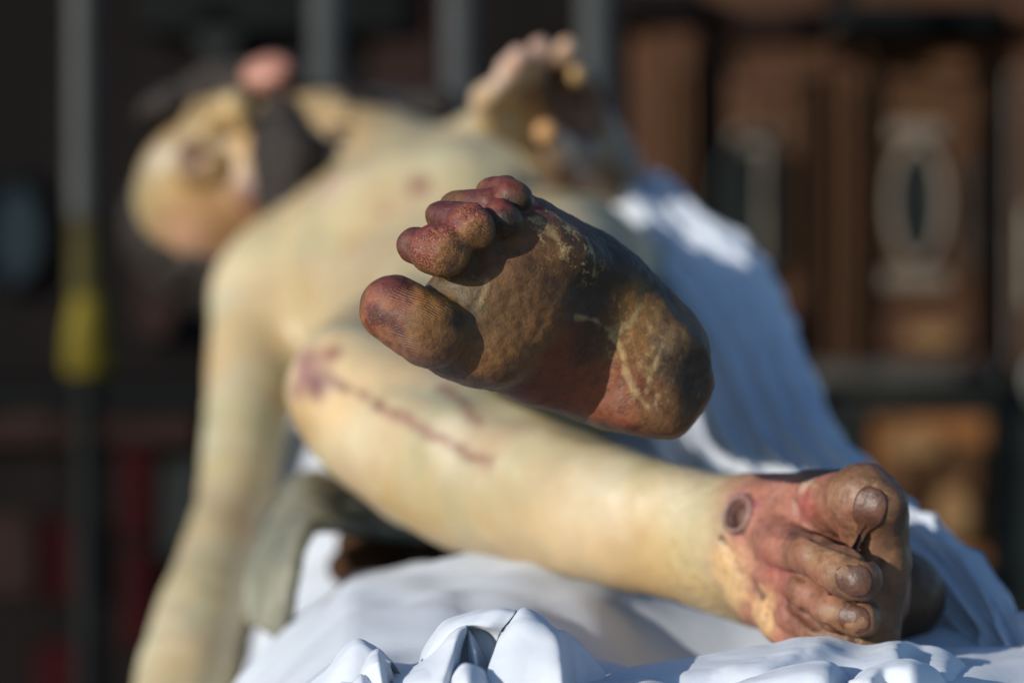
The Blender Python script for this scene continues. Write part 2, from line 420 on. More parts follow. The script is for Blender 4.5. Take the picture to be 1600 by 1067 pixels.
panel('base_panel', M_ORG, house, 1350, 1542, 650, 885, 0.03, 0.028); panel('plinth', M_BLK, house, 1350, 1542, 890, 1200, 0.05, 0.048)
# mouldings, carved panels and a pale strip painted in as a highlight
for (a, b, c, d) in ((1290, 1300, 120, 580), (1332, 1342, 120, 580), (1022, 1034, 80, 560), (1066, 1078, 80, 560)):
    panel('moulding', M_BR3, house, a, b, c, d, 0.115, 0.014, 0.004)
for (a, b, c, d) in ((1140, 1275, 470, 484), (1140, 1275, 560, 574), (1358, 1526, 470, 484), (1358, 1526, 560, 574), (1358, 1526, 130, 146), (1140, 1275, 130, 146)):
    panel('moulding', M_BR2, house, a, b, c, d, 0.065, 0.014, 0.004)
for (a, b, c, d, m_) in ((1150, 1265, 495, 550, M_MAR), (1370, 1515, 495, 550, M_BR2), (1375, 1440, 690, 850, M_BR3), (1455, 1520, 690, 850, M_BR3), (1580, 1600, 340, 540, M_GRS), (1560, 1700, 60, 110, M_BR), (1100, 1290, 20, 60, M_MAR)):
    panel('carved_panel', m_, house, a, b, c, d, 0.07, 0.018, 0.006)
for (a, b, c, d, m_) in ((1496, 1508, 250, 430, M_FRM), (1584, 1592, 330, 480, M_HILITE), (1205, 1216, 150, 460, M_BR3), (1240, 1252, 150, 460, M_BR3), (1466, 1474, 160, 470, M_BR2), (1310, 1322, 140, 560, M_BR3), (1040, 1052, 120, 400, M_BR3), (1180, 1190, 230, 420, M_FRM), (1560, 1566, 120, 560, M_FRM)):  # the palest strip paints in a vertical highlight on the pilaster
    panel('moulding', m_, house, a, b, c, d, 0.135, 0.012, 0.003)
for (x_, y_, a_, b_, m_) in ((1385, 760, 26, 30, M_BR3), (1480, 800, 30, 40, M_PAL2), (1420, 690, 40, 22, M_PAL2), (1235, 530, 24, 16, M_BR3), (1445, 525, 40, 16, M_PAL2), (1320, 95, 30, 14, M_BR3), (1480, 110, 40, 14, M_BR3), (345, 60, 34, 34, M_GRN), (60, 660, 40, 22, M_MAR), (250, 470, 34, 60, M_MAR)):
    oval('boss', m_, house, x_, y_, a_, b_, 0.10, depth=0.03)
# left bay
panel('rail', M_DKW, house, -300, 420, 560, 596, 0.08, 0.078); panel('rail', M_BLK, house, -300, 800, 600, 642, 0.12, 0.118)
panel('rail', M_MAR, house, -300, 320, 650, 692, 0.09, 0.088)
panel('window_shade', M_BLK, house, 225, 330, 330, 540, 0.03, 0.028)
oval('window', M_GLB, house, 22, 365, 42, 78, 0.02, depth=0.018); oval('window_frame', M_BLK, house, 22, 365, 42, 78, 0.05, 18)
panel('lintel', M_BLK, house, 230, 640, -60, 60, 0.10, 0.098); panel('bay_panel', M_MAR, house, 585, 690, -60, 150, 0.05, 0.048)
for (a, b, c, d) in ((192, 246, 690, 840), (196, 244, 860, 1010), (76, 152, 812, 935), (60, 140, 1000, 1100)):
    panel('red_panel', M_RED, house, a, b, c, d, 0.04, 0.038)
panel('bay_panel', M_GRN, house, 255, 345, 720, 870, 0.03, 0.028); panel('bay_panel', M_MAR, house, -60, 60, 800, 930, 0.03, 0.028)
gx, gz = wx(1592), wz(590)
gl_ = empty('ball_post', (gx, WD - 0.45, 0)); tag(gl_, 'pale round stone ball on a dark post at the right edge', 'post')
V, F = lathe([(0.001, gz + 0.075)] + [(0.075 * math.sin(math.pi * i / 12), gz + 0.075 * math.cos(math.pi * i / 12)) for i in range(1, 12)] + [(0.02, gz - 0.075)], gx, WD - 0.45)
mesh_obj('ball', V, F, simple('pale_stone', (0.22, 0.23, 0.21), 0.7, 0.2, 9), gl_)
V, F = lathe([(0.05, gz - 0.07), (0.05, gz - 0.10), (0.03, gz - 0.12), (0.03, 0.05), (0.07, 0.03), (0.07, 0.0)], gx, WD - 0.45)
mesh_obj('post', V, F, M_BLK, gl_)
# poles between the bier and the shop front
M_OLV = simple('dull_olive_paint', (0.040, 0.034, 0.010), 0.6, 0.6, 6, spec=0.1)
M_POLE = simple('grey_pole_paint', (0.05, 0.053, 0.052), 0.45, 0.15, 6, spec=0.15); M_YEL = simple('ochre_yellow_paint', (0.105, 0.082, 0.008), 0.6, 0.7, 5, spec=0.1)
for i, (px, lab) in enumerate(((130, 'grey metal pole with a yellow lower half, far left'), (510, 'grey metal pole rising behind the head and neck'),
                               (718, 'grey metal pole rising left of the raised hand'), (931, 'grey metal pole rising right of the raised hand'))):
    PD = 4.6; x = (px - 800) / FPX * PD; s = PD / FPX
    p = empty('pole', (x, PD, 0)); tag(p, lab, 'pole', 'grey poles behind the figure')
    zt = CAMZ - (340 - 533.5) * s; zb = CAMZ - (585 - 533.5) * s
    r = (23 if i == 0 else 26) * s
    V, F = lathe([(r, 3.2), (r, zt + 0.004), (r * 1.15, zt), (r * 1.15, zt - 0.03), (r, zt - 0.034), (r, 0.0)] if i else [(r, 3.2), (r, zt)], x, PD)
    mesh_obj('shaft', V, F, M_POLE, p)
    if i == 0:
        V, F = lathe([(r * 1.0, zt), (r * 1.05, zt - 0.01), (r * 1.05, zb + 0.16), (r * 1.0, zb + 0.15)], x + 0.004, PD); mesh_obj('olive_sleeve', V, F, M_OLV, p)
        V, F = lathe([(r * 1.1, zb + 0.15), (r * 1.2, zb + 0.13), (r * 1.5, zb + 0.09), (r * 1.7, zb + 0.02), (r * 1.4, zb)], x + 0.01, PD)
        mesh_obj('yellow_sleeve', V, F, M_YEL, p)
        V, F = lathe([(r * 0.9, zb), (r * 0.9, 0.02), (r * 3, 0.0)], x + 0.01, PD); mesh_obj('pole_foot', V, F, M_BLK, p)

# ================================================================== bier and sheets
bier = empty('bier', (0.0, 2.0, 0.0)); tag(bier, 'dark wooden bier carrying the figure under the white sheets', 'bier')
def bl(y): return np.interp(y, [0.9, 1.1, 1.3, 1.6, 1.8, 2.3, 3.2], [-0.07, -0.080, -0.087, -0.108, -0.122, -0.15, -0.19])   # left edge of the bed
def br(y): return np.interp(y, [0.9, 1.2, 1.8, 2.4, 3.2], [0.30, 0.27, 0.24, 0.20, 0.10])
ys = np.linspace(1.0, 3.1, 12); V, F = [], []
for y in ys:
    a, b = bl(y) + 0.02, br(y) - 0.02
    V += [(a, y, 0.96), (b, y, 0.96), (b, y, 1.035), (a, y, 1.035)]
for i in range(len(ys) - 1):
    for k in range(4): F.append((4 * i + k, 4 * i + (k + 1) % 4, 4 * i + 4 + (k + 1) % 4, 4 * i + 4 + k))
F += [(3, 2, 1, 0), tuple(4 * (len(ys) - 1) + k for k in range(4))]
mesh_obj('platform', V, F, M_WOOD, bier, smooth=False)
for (x, y) in ((-0.06, 1.08), (0.2, 1.08), (-0.13, 2.95), (0.08, 2.95)):
    V, F = lathe([(0.03, 0.962), (0.035, 0.9), (0.022, 0.8), (0.03, 0.45), (0.02, 0.2), (0.035, 0.06), (0.03, 0.0)], x, y); mesh_obj('leg', V, F, M_WOOD, bier)

def bedz(x, y):
    z = CAMZ - 0.158 + 0 * x
    z = z + 0.030 * np.exp(-((y - 1.50) / 0.13) ** 2 - ((x - 0.03) / 0.11) ** 2)         # mound under the calf
    z = z - 0.040 * np.exp(-((y - 1.80) / 0.14) ** 2)                                    # hollow behind the knee
    z = z + 0.19 * sstep(1.92, 2.75, y)                                                  # bolster under the trunk
    z = z + 0.012 * np.exp(-((x + 0.02) / 0.06) ** 2 - ((y - 1.28) / 0.14) ** 2)
    z = z - 0.046 * np.exp(-((x - 0.115) / 0.055) ** 2) * np.exp(-((y - 1.27) / 0.15) ** 2)   # hollow beside the foot
    return z
nu, nv = 150, 190
U = np.linspace(-1.25, 1.25, nu); Yv = np.linspace(1.055, 3.05, nv)
Sx = np.zeros((nu, nv)); Sz = np.zeros((nu, nv))
for j, y in enumerate(Yv):
    a, b = bl(y), br(y); c = 0.5 * (a + b); hw = 0.5 * (b - a)
    # arc-length walk across the bed and down both sides
    s_ = U * (hw + 0.30) / 1.25
    ov = np.maximum(np.abs(s_) - hw, 0); rr = 0.02
    ang = np.minimum(ov / rr, math.pi / 2)
    dx = np.minimum(np.abs(s_), hw) + rr * np.sin(ang); dz = -(rr * (1 - np.cos(ang)) + np.maximum(ov - rr * math.pi / 2, 0))
    lf_ = s_ < 0; slo = np.clip(ov / 0.16, 0, 1)                       # the left side slides down at a slant before it hangs
    dx = np.where(lf_, np.minimum(np.abs(s_), hw) + 0.075 * np.sin(slo * math.pi / 2), dx); dz = np.where(lf_, -(ov - 0.075 * np.sin(slo * math.pi / 2) * 0.55), dz)
    fold = np.maximum(ov - 0.02, 0) / 0.25
    dx = dx + fold * 0.025 * np.sin(y * 46 + 3 * np.sin(y * 9)) ** 2
    Sx[:, j] = c + np.sign(s_) * dx; Sz[:, j] = bedz(np.clip(c + s_, a, b), y) + dz
P3 = np.stack([Sx, np.tile(Yv, (nu, 1)), Sz], -1).reshape(-1, 3)
P3[:, 2] += (fbm(P3 * [1, 0.6, 0.3], 11, 21, 3) - 0.5) * 0.022 + (np.abs(fbm(P3 * [1, 0.8, 0.4], 17, 8, 2) - 0.5)) * 0.022
sheet = mesh_obj('bed_sheet', P3, grid_faces(nu, nv)[:, ::-1], M_SHEET)
tag(sheet, 'white cotton sheet spread over the bier under the legs and trunk', 'sheet')

# ---- the shroud thrown over the far hip and falling to the right
rows = [
    [(880, 330, 2.42), (915, 300, 2.40), (955, 255, 2.36), (995, 275, 2.34), (1018, 262, 2.36), (1045, 300, 2.42), (1050, 420, 2.50)],
    [(900, 370, 2.32), (950, 360, 2.26), (1000, 318, 2.20), (1050, 340, 2.18), (1085, 325, 2.20), (1120, 365, 2.28), (1130, 500, 2.40)],
    [(930, 440, 2.16), (1000, 430, 2.10), (1060, 405, 2.05), (1120, 410, 2.03), (1165, 390, 2.05), (1205, 430, 2.12), (1215, 580, 2.25)],
    [(960, 540, 2.02), (1030, 530, 1.95), (1100, 510, 1.90), (1160, 505, 1.88), (1210, 490, 1.90), (1245, 520, 1.96), (1262, 680, 2.08)],
    [(1000, 650, 1.86), (1070, 640, 1.78), (1140, 620, 1.74), (1200, 612, 1.72), (1245, 600, 1.73), (1280, 615, 1.78), (1300, 780, 1.90)],
    [(1060, 760, 1.68), (1130, 740, 1.62), (1195, 715, 1.58), (1250, 705, 1.56), (1295, 690, 1.57), (1325, 705, 1.62), (1345, 860, 1.72)],
    [(1180, 850, 1.55), (1240, 830, 1.50), (1300, 800, 1.46), (1350, 790, 1.44), (1390, 775, 1.45), (1420, 795, 1.48), (1440, 920, 1.56)],
    [(1330, 950, 1.44), (1380, 930, 1.41), (1425, 900, 1.38), (1462, 880, 1.36), (1495, 860, 1.36), (1520, 885, 1.38), (1540, 1000, 1.44)],
    [(1440, 1080, 1.34), (1480, 1050, 1.32), (1510, 1010, 1.30), (1540, 985, 1.28), (1570, 960, 1.28), (1600, 985, 1.30), (1620, 1100, 1.35)],
    [(1500, 1200, 1.26), (1540, 1170, 1.24), (1570, 1120, 1.22), (1600, 1090, 1.20), (1640, 1070, 1.20), (1670, 1090, 1.22), (1690, 1200, 1.27)],
]
G = patch(rows, 170, 120); nu_, nv_ = G.shape[:2]
uu = np.linspace(0, 1, nv_)[None, :]; vv = np.linspace(0, 1, nu_)[:, None]
tu = np.gradient(G, axis=1); tv = np.gradient(G, axis=0); Ng = np.cross(tu, tv); Ng /= np.linalg.norm(Ng, axis=2)[..., None] + 1e-9
if Ng[nu_ // 2, nv_ // 2, 1] > 0: Ng = -Ng
wig = 0.10 * np.sin(vv * 5 + 1) + 0.05 * np.sin(vv * 13)
s1 = np.sin((uu + wig) * 2 * math.pi * 4.2); s2 = np.sin((uu * 1.0 - 0.6 * wig) * 2 * math.pi * 8.3 + 1.3)
pl = (1 - 2 * np.abs(s1) ** 0.8) * 0.5 + (1 - 2 * np.abs(s2) ** 0.8) * 0.28
nz = (fbm(G.reshape(-1, 3), 16, 61, 3).reshape(nu_, nv_) - 0.5)
G = G + Ng * (pl * 0.0105 * (0.6 + 0.5 * vv) + nz * 0.010)[..., None]
shroud = mesh_obj('shroud', G.reshape(-1, 3), grid_faces(nu_, nv_), M_SHEET)
tag(shroud, 'white cloth with long folds falling right of the near foot', 'cloth')

# ---- the gathered cloth in front
ruf = empty('gathered_cloth', (0.05, 1.08, 1.08)); tag(ruf, 'crumpled white cloth bunched into rosettes in front of the feet', 'cloth')
RUF = []
def ruffle(rows, nu=40, nv=60, amp=0.0012, seed=0, dd=0.0, ridge=1):
    R_ = [np.array(r, float) for r in rows]
    if 0 < ridge < len(R_) - 1:          # pinch the ridge row into a folded edge
        R_ = R_[:ridge] + [R_[ridge] * 0.95 + R_[ridge - 1] * 0.05, R_[ridge], R_[ridge] * 0.94 + R_[ridge + 1] * 0.06] + R_[ridge + 1:]
    rows = R_; nu = int(nu * 1.3)
    G = patch([[(x, y, d + dd) for x, y, d in r] for r in rows], nu, nv, 0.0)
    n = np.cross(np.gradient(G, axis=1), np.gradient(G, axis=0)); n /= np.linalg.norm(n, axis=2)[..., None] + 1e-9
    f1 = fbm(G.reshape(-1, 3) * [1, 1.6, 0.7], 38, seed, 2).reshape(nu, nv); f2 = fbm(G.reshape(-1, 3) * [0.8, 1.3, 1.2], 85, seed + 40, 2).reshape(nu, nv)
    G = G + n * ((0.5 - np.abs(f1 - 0.5) * 2.6) * amp * 1.5 + (0.5 - np.abs(f2 - 0.5) * 2.6) * amp * 0.5)[..., None]
    RUF.append(G)
# left fan: back slope, ridge, front
ruffle([[(430, 1110, 1.15), (490, 1085, 1.155), (555, 1035, 1.16), (600, 1050, 1.15), (640, 1075, 1.14)],
        [(462, 1085, 1.115), (502, 1050, 1.118), (553, 997, 1.120), (588, 1008, 1.114), (614, 1030, 1.108)],
        [(470, 1092, 1.105), (510, 1062, 1.106), (556, 1004, 1.110), (586, 1016, 1.106), (611, 1036, 1.104)],
        [(480, 1120, 1.090), (525, 1090, 1.092), (560, 1050, 1.098), (585, 1050, 1.098), (608, 1070, 1.100)],
        [(490, 1160, 1.080), (530, 1150, 1.080), (565, 1130, 1.085), (590, 1120, 1.09), (612, 1130, 1.10)]], seed=1)
# inner peak of the fan
ruffle([[(560, 1050, 1.094), (574, 1022, 1.094), (589, 1013, 1.096), (600, 1022, 1.100), (612, 1042, 1.106)],
        [(562, 1056, 1.084), (576, 1040, 1.080), (591, 1034, 1.076), (603, 1042, 1.088), (614, 1058, 1.102)],
        [(568, 1085, 1.082), (582, 1072, 1.074), (597, 1068, 1.066), (608, 1072, 1.084), (616, 1080, 1.102)],
        [(570, 1130, 1.08), (586, 1120, 1.072), (602, 1115, 1.062), (612, 1118, 1.082), (620, 1120, 1.10)]], seed=2)
ruffle([[(535, 1095, 1.082), (550, 1062, 1.080), (564, 1050, 1.080), (580, 1060, 1.078), (600, 1078, 1.070)],
        [(538, 1110, 1.07), (552, 1085, 1.064), (566, 1076, 1.062), (582, 1082, 1.064), (602, 1095, 1.064)],
        [(540, 1150, 1.07), (555, 1140, 1.062), (570, 1135, 1.06), (586, 1135, 1.062), (606, 1140, 1.062)]], 20, 40, seed=3)
# rosette: outer band over the top
ruffle([[(655, 1085, 1.155), (668, 1050, 1.155), (700, 1005, 1.155), (740, 985, 1.150), (790, 985, 1.145), (830, 1000, 1.14)],
        [(650, 1052, 1.125), (660, 1015, 1.125), (688, 974, 1.125), (728, 956, 1.120), (778, 949, 1.114), (806, 953, 1.108)],
        [(654, 1046, 1.112), (668, 1014, 1.110), (696, 978, 1.108), (730, 964, 1.104), (776, 954, 1.100), (803, 960, 1.100)],
        [(664, 1040, 1.106), (682, 1016, 1.102), (706, 990, 1.100), (732, 977, 1.098), (764, 980, 1.096), (786, 982, 1.098)],
        [(672, 1042, 1.110), (690, 1020, 1.112), (712, 996, 1.114), (734, 986, 1.114), (760, 992, 1.110), (772, 1010, 1.104)],
        [(680, 1070, 1.125), (700, 1050, 1.13), (718, 1030, 1.135), (738, 1020, 1.135), (758, 1020, 1.13), (768, 1040, 1.115)]], 70, 70, 0.0008, seed=4)
# left lip of the rosette: rolled hem sweeping down to the left
ruffle([[(616, 1072, 1.112), (650, 1052, 1.112), (680, 1030, 1.112), (700, 1004, 1.112), (718, 986, 1.110), (730, 982, 1.108)],
        [(612, 1060, 1.094), (648, 1040, 1.092), (678, 1018, 1.092), (698, 994, 1.094), (714, 981, 1.096), (728, 977, 1.098)],
        [(614, 1066, 1.080), (652, 1052, 1.076), (684, 1034, 1.076), (703, 1006, 1.082), (716, 988, 1.088), (729, 980, 1.094)],
        [(622, 1085, 1.074), (656, 1074, 1.066), (688, 1060, 1.062), (706, 1030, 1.072), (716, 1006, 1.084), (728, 990, 1.096)],
        [(630, 1130, 1.070), (660, 1125, 1.060), (690, 1110, 1.056), (706, 1080, 1.068), (715, 1050, 1.088), (724, 1020, 1.104)]], 60, 70, 0.0009, seed=5)
# tongue inside
ruffle([[(724, 985, 1.112), (728, 978, 1.104), (735, 983, 1.106)], [(728, 1000, 1.102), (735, 996, 1.094), (746, 1004, 1.102)],
        [(731, 1024, 1.096), (742, 1020, 1.086), (758, 1030, 1.100)], [(734, 1060, 1.094), (748, 1060, 1.084), (764, 1066, 1.100)], [(736, 1110, 1.092), (752, 1110, 1.084), (768, 1110, 1.10)]], 40, 24, 0.0006, seed=6)
# front dome petal
ruffle([[(690, 1090, 1.085), (704, 1050, 1.086), (722, 1034, 1.086), (742, 1036, 1.086), (764, 1048, 1.092)],
        [(694, 1090, 1.070), (708, 1054, 1.066), (725, 1038, 1.066), (745, 1042, 1.068), (766, 1056, 1.082)],
        [(700, 1100, 1.060), (714, 1075, 1.054), (730, 1064, 1.052), (748, 1068, 1.056), (768, 1080, 1.076)],
        [(705, 1140, 1.056), (718, 1125, 1.048), (734, 1120, 1.046), (752, 1122, 1.052), (770, 1130, 1.074)]], 30, 40, 0.0007, seed=7)
# broad lit panel and its shaded right flank
ruffle([[(800, 985, 1.135), (825, 970, 1.138), (850, 985, 1.142), (872, 1000, 1.145), (880, 1005, 1.146), (905, 1020, 1.150), (935, 1050, 1.155), (960, 1075, 1.16)],
        [(800, 968, 1.107), (817, 951, 1.105), (846, 962, 1.102), (871, 982, 1.098), (876, 984, 1.108), (892, 991, 1.126), (916, 1014, 1.134), (944, 1046, 1.140)],
        [(784, 988, 1.093), (812, 966, 1.090), (846, 976, 1.086), (872, 992, 1.082), (877, 994, 1.095), (893, 1002, 1.119), (918, 1026, 1.130), (946, 1056, 1.138)],
        [(771, 1018, 1.083), (800, 1010, 1.079), (842, 1012, 1.074), (876, 1022, 1.070), (881, 1024, 1.085), (897, 1030, 1.114), (922, 1050, 1.128), (948, 1076, 1.136)],
        [(758, 1062, 1.074), (792, 1056, 1.070), (840, 1056, 1.065), (879, 1060, 1.060), (884, 1062, 1.077), (900, 1068, 1.109), (926, 1080, 1.126), (950, 1100, 1.134)],
        [(748, 1120, 1.068), (790, 1115, 1.064), (840, 1115, 1.059), (882, 1115, 1.054), (887, 1117, 1.071), (904, 1120, 1.105), (930, 1125, 1.124), (952, 1130, 1.132)]], 70, 110, 0.0008, seed=8)
# sheet drawn taut to the right, with its crest below the right foot
ruffle([[(900, 1085, 1.19), (1000, 1065, 1.20), (1100, 1050, 1.205), (1190, 1035, 1.21), (1280, 1020, 1.21), (1350, 1035, 1.21), (1395, 1030, 1.21), (1440, 1030, 1.22), (1500, 1060, 1.22), (1550, 1100, 1.22)],
        [(905, 1058, 1.150), (1000, 1037, 1.155), (1105, 1021, 1.160), (1195, 1006, 1.165), (1276, 993, 1.165), (1350, 1008, 1.165), (1394, 1001, 1.165), (1436, 1005, 1.175), (1492, 1022, 1.175), (1530, 1066, 1.17)],
        [(905, 1066, 1.135), (1000, 1048, 1.138), (1105, 1034, 1.140), (1195, 1020, 1.140), (1277, 1004, 1.142), (1340, 1020, 1.150), (1398, 1012, 1.142), (1424, 1026, 1.160), (1480, 1036, 1.150), (1520, 1080, 1.15)],
        [(910, 1085, 1.125), (1000, 1070, 1.122), (1105, 1052, 1.120), (1190, 1042, 1.112), (1260, 1022, 1.128), (1320, 1034, 1.134), (1404, 1040, 1.124), (1428, 1052, 1.140), (1474, 1060, 1.128), (1512, 1100, 1.13)],
        [(915, 1130, 1.12), (1000, 1115, 1.11), (1105, 1100, 1.105), (1190, 1080, 1.10), (1260, 1060, 1.118), (1320, 1070, 1.122), (1404, 1085, 1.11), (1430, 1090, 1.125), (1470, 1100, 1.115), (1510, 1140, 1.12)]], 60, 150, 0.0010, seed=9)
# low swell in front, folds before the right foot
ruffle([[(925, 1095, 1.118), (960, 1068, 1.116), (1005, 1058, 1.114), (1050, 1068, 1.112), (1100, 1095, 1.110)],
        [(925, 1100, 1.100), (962, 1080, 1.092), (1006, 1068, 1.088), (1052, 1078, 1.090), (1100, 1102, 1.096)], [(925, 1140, 1.09), (962, 1125, 1.08), (1006, 1115, 1.076), (1052, 1122, 1.078), (1100, 1140, 1.09)]], 24, 50, 0.0008, seed=10)
ruffle([[(1120, 1085, 1.122), (1170, 1060, 1.124), (1240, 1038, 1.124), (1292, 1033, 1.122), (1318, 1046, 1.124), (1340, 1075, 1.124)],
        [(1128, 1078, 1.106), (1175, 1056, 1.106), (1242, 1036, 1.106), (1294, 1032, 1.104), (1318, 1050, 1.110), (1338, 1082, 1.114)],
        [(1135, 1072, 1.094), (1182, 1064, 1.090), (1246, 1052, 1.086), (1296, 1054, 1.082), (1320, 1072, 1.100), (1340, 1098, 1.110)],
        [(1140, 1120, 1.086), (1188, 1110, 1.080), (1250, 1105, 1.074), (1300, 1105, 1.072), (1324, 1115, 1.092), (1344, 1130, 1.105)]], 40, 70, 0.0010, seed=11)
ruffle([[(1318, 1090, 1.112), (1345, 1054, 1.114), (1385, 1036, 1.116), (1425, 1034, 1.116), (1465, 1052, 1.118), (1495, 1095, 1.12)],
        [(1322, 1080, 1.096), (1348, 1048, 1.096), (1386, 1031, 1.098), (1428, 1029, 1.098), (1468, 1048, 1.102), (1492, 1092, 1.11)],
        [(1328, 1066, 1.084), (1356, 1060, 1.076), (1382, 1046, 1.086), (1424, 1042, 1.080), (1462, 1062, 1.088), (1488, 1100, 1.10)],
        [(1332, 1110, 1.076), (1362, 1100, 1.066), (1384, 1092, 1.082), (1424, 1088, 1.070), (1460, 1100, 1.08), (1486, 1130, 1.095)]], 40, 70, 0.0010, seed=12)
ruffle([[(680, 1000, 1.112), (705, 986, 1.112), (730, 978, 1.110), (760, 982, 1.108), (785, 990, 1.108)], [(682, 1040, 1.108), (704, 1025, 1.108), (732, 1015, 1.105), (760, 1022, 1.104), (778, 1035, 1.100)], [(684, 1100, 1.100), (705, 1090, 1.10), (735, 1085, 1.098), (758, 1090, 1.098), (775, 1100, 1.096)]], 24, 40, 0.001, seed=14)
# the same cloth falling over the front edge of the bier
xs = np.linspace(-0.12, 0.30, 120); ts = np.linspace(0, 1, 40)
pleat = np.sin(xs * 95 + 1.5 * np.sin(xs * 23)) * 0.5 + np.sin(xs * 41 + 1) * 0.5
AP = np.zeros((40, 120, 3))
for i, t_ in enumerate(ts):
    yb, zb = np.interp(t_, [0, 0.12, 0.22, 1.0], [1.10, 1.03, 0.985, 0.975]), np.interp(t_, [0, 0.12, 0.22, 1.0], [1.078, 1.072, 1.04, 0.72])
    AP[i] = np.stack([xs, yb - 0.018 * (pleat + 1) * min(1, t_ * 3), np.full(120, zb) + 0.008 * np.sin(xs * 30) * t_], -1)
RUF.append(AP)
for G in RUF:
    o = mesh_obj('fold', G.reshape(-1, 3), grid_faces(*G.shape[:2]), M_SHEET, ruf)
    so_ = o.modifiers.new('thickness', 'SOLIDIFY'); so_.thickness = 0.0006; so_.offset = 0



# ================================================================== the carved figure
figure = empty('carved_figure', (0.0, 1.9, 1.09))
tag(figure, 'painted wooden figure lying on its back on white sheets, soles towards the viewer', 'statue')

# ---- left foot (the near one, sole to the viewer)
def toe(tip, mid, base, k=0.008): return chain([(pt(*p[:3]), pr(p[3], p[2])) for p in (tip, mid, base)], k)
def cp(*ps, k=0.01): return chain([(pt(*p[:3]), pr(p[3], p[2])) for p in ps], k)
toe1 = cp((616, 482, 1.119, 54), (672, 518, 1.114, 58), k=0.006)
# carved flat of the pad, bevelled tip
toe1 = inter(toe1, plane(pt(652, 507, 1.110) + np.array([0, -0.0135, 0]), (0.24, -1, -0.02)), 0.005)
toe1 = inter(toe1, plane(pt(590, 470, 1.108) + np.array([-0.004, -0.006, 0]), (-0.75, -0.65, 0.05)), 0.008)
toe1 = inter(toe1, plane(pt(703, 540, 1.108) + np.array([0.0, -0.0105, 0]), (0.62, -0.72, -0.35)), 0.003)
toe2 = union([cp((678, 390, 1.108, 40), (696, 393, 1.107, 43), k=0.004), sph(pt(650, 384, 1.114), pr(30, 1.112))], 0.002)
toe2 = inter(toe2, plane(pt(716, 408, 1.106) + np.array([0, -0.0085, 0]), (0.45, -0.85, -0.25)), 0.004)
toe3 = union([cp((732, 350, 1.110, 36), (740, 358, 1.108, 36), k=0.004), cp((688, 338, 1.132, 25), (728, 345, 1.122, 31))], 0.004)
toe3 = inter(toe3, plane(pt(752, 374, 1.108) + np.array([0, -0.0070, 0]), (0.40, -0.85, -0.35)), 0.003)
toe4 = union([cp((780, 336, 1.120, 27), (788, 344, 1.118, 29), k=0.004), cp((712, 325, 1.148, 24), (765, 322, 1.134, 28))], 0.004)
toe5 = union([cp((798, 305, 1.130, 25), (808, 311, 1.130, 25), k=0.004), cp((768, 300, 1.146, 22), (788, 298, 1.138, 24))], 0.003)
necks = union([cp((690, 520, 1.120, 48), (715, 520, 1.132, 50)), cp((700, 398, 1.118, 34), (735, 415, 1.134, 36)), cp((745, 365, 1.118, 28), (775, 392, 1.134, 34)),
               cp((790, 348, 1.124, 22), (815, 375, 1.138, 30)), cp((810, 315, 1.134, 20), (840, 345, 1.142, 30))], 0.004)
heel = union([cp((1030, 530, 1.180, 80), (1040, 590, 1.180, 84), (1015, 615, 1.180, 88), k=0.02), cp((985, 575, 1.178, 66), (985, 615, 1.180, 76))], 0.016)
for c_, n_, k_ in (((1030, 565, 1.1515), (0.04, -1, 0.02), 0.003), ((1110, 550, 1.17), (1, -0.10, 0.16), 0.004), ((1066, 575, 1.1535), (0.62, -0.78, -0.08), 0.003), ((1086, 655, 1.17), (0.84, -0.1, -0.55), 0.004), ((985, 682, 1.17), (-0.26, -0.12, -0.96), 0.006), ((1047, 690, 1.17), (0.25, -0.12, -1), 0.006), ((1058, 492, 1.18), (0.64, -0.1, 0.78), 0.004)):
    heel = inter(heel, plane(pt(*c_), n_), k_)
foot_base = union([
    cp((706, 532, 1.1348, 58), (770, 530, 1.1320, 70)),                       # ball under the great toe
    cp((708, 475, 1.1376, 50), (740, 430, 1.1376, 44)),                       # web between the toes
    cp((770, 480, 1.1313, 70), (800, 452, 1.1320, 66), (858, 376, 1.139, 64)),# lateral ball
    cp((800, 490, 1.1376, 74), (880, 490, 1.1656, 80), (975, 555, 1.1992, 72)),# mid sole
    cp((864, 366, 1.1446, 66), (935, 428, 1.1691, 68), (1020, 512, 1.190, 68)),# outer border
    heel,
    cp((750, 540, 1.1481, 62), (850, 572, 1.1761, 66), (950, 602, 1.2041, 66)),# inner border
    cp((790, 400, 1.185, 84), (900, 470, 1.230, 92), (975, 540, 1.285, 92)),# instep behind
], 0.016)
arch = cp((850, 615, 1.090, 24), (890, 575, 1.098, 42), (912, 620, 1.104, 30))
foot_base = sub(foot_base, arch, 0.03)
crease_h = cp((955, 510, 1.138, 3), (932, 580, 1.136, 6), (918, 665, 1.142, 8))
foot_base = sub(foot_base, crease_h, 0.012)
# cut of the heel: squared by the chisel
for c_, n_, k_ in (((1112, 560, 1.24), (1, 0.05, 0.12), 0.010), ((1058, 490, 1.24), (0.70, 0.1, 0.78), 0.010), ((985, 682, 1.20), (-0.26, 0.0, -0.96), 0.008), ((795, 470, 1.1145), (0.22, -1, 0.02), 0.010), ((900, 330, 1.16), (0.45, -0.30, 0.80), 0.012)):
    foot_base = inter(foot_base, plane(pt(*c_), n_), k_)
toes = union([toe1, toe2, toe3, toe4, toe5], 0.0012)
leftfoot = lambda P: smin(smin(foot_base(P), necks(P), 0.006), toes(P), 0.002)
left_leg = limb((965, 535, 1.295, 98), (938, 522, 1.40, 104), (905, 506, 1.55, 132), (890, 432, 1.74, 116), (860, 480, 2.08, 165), n=10)

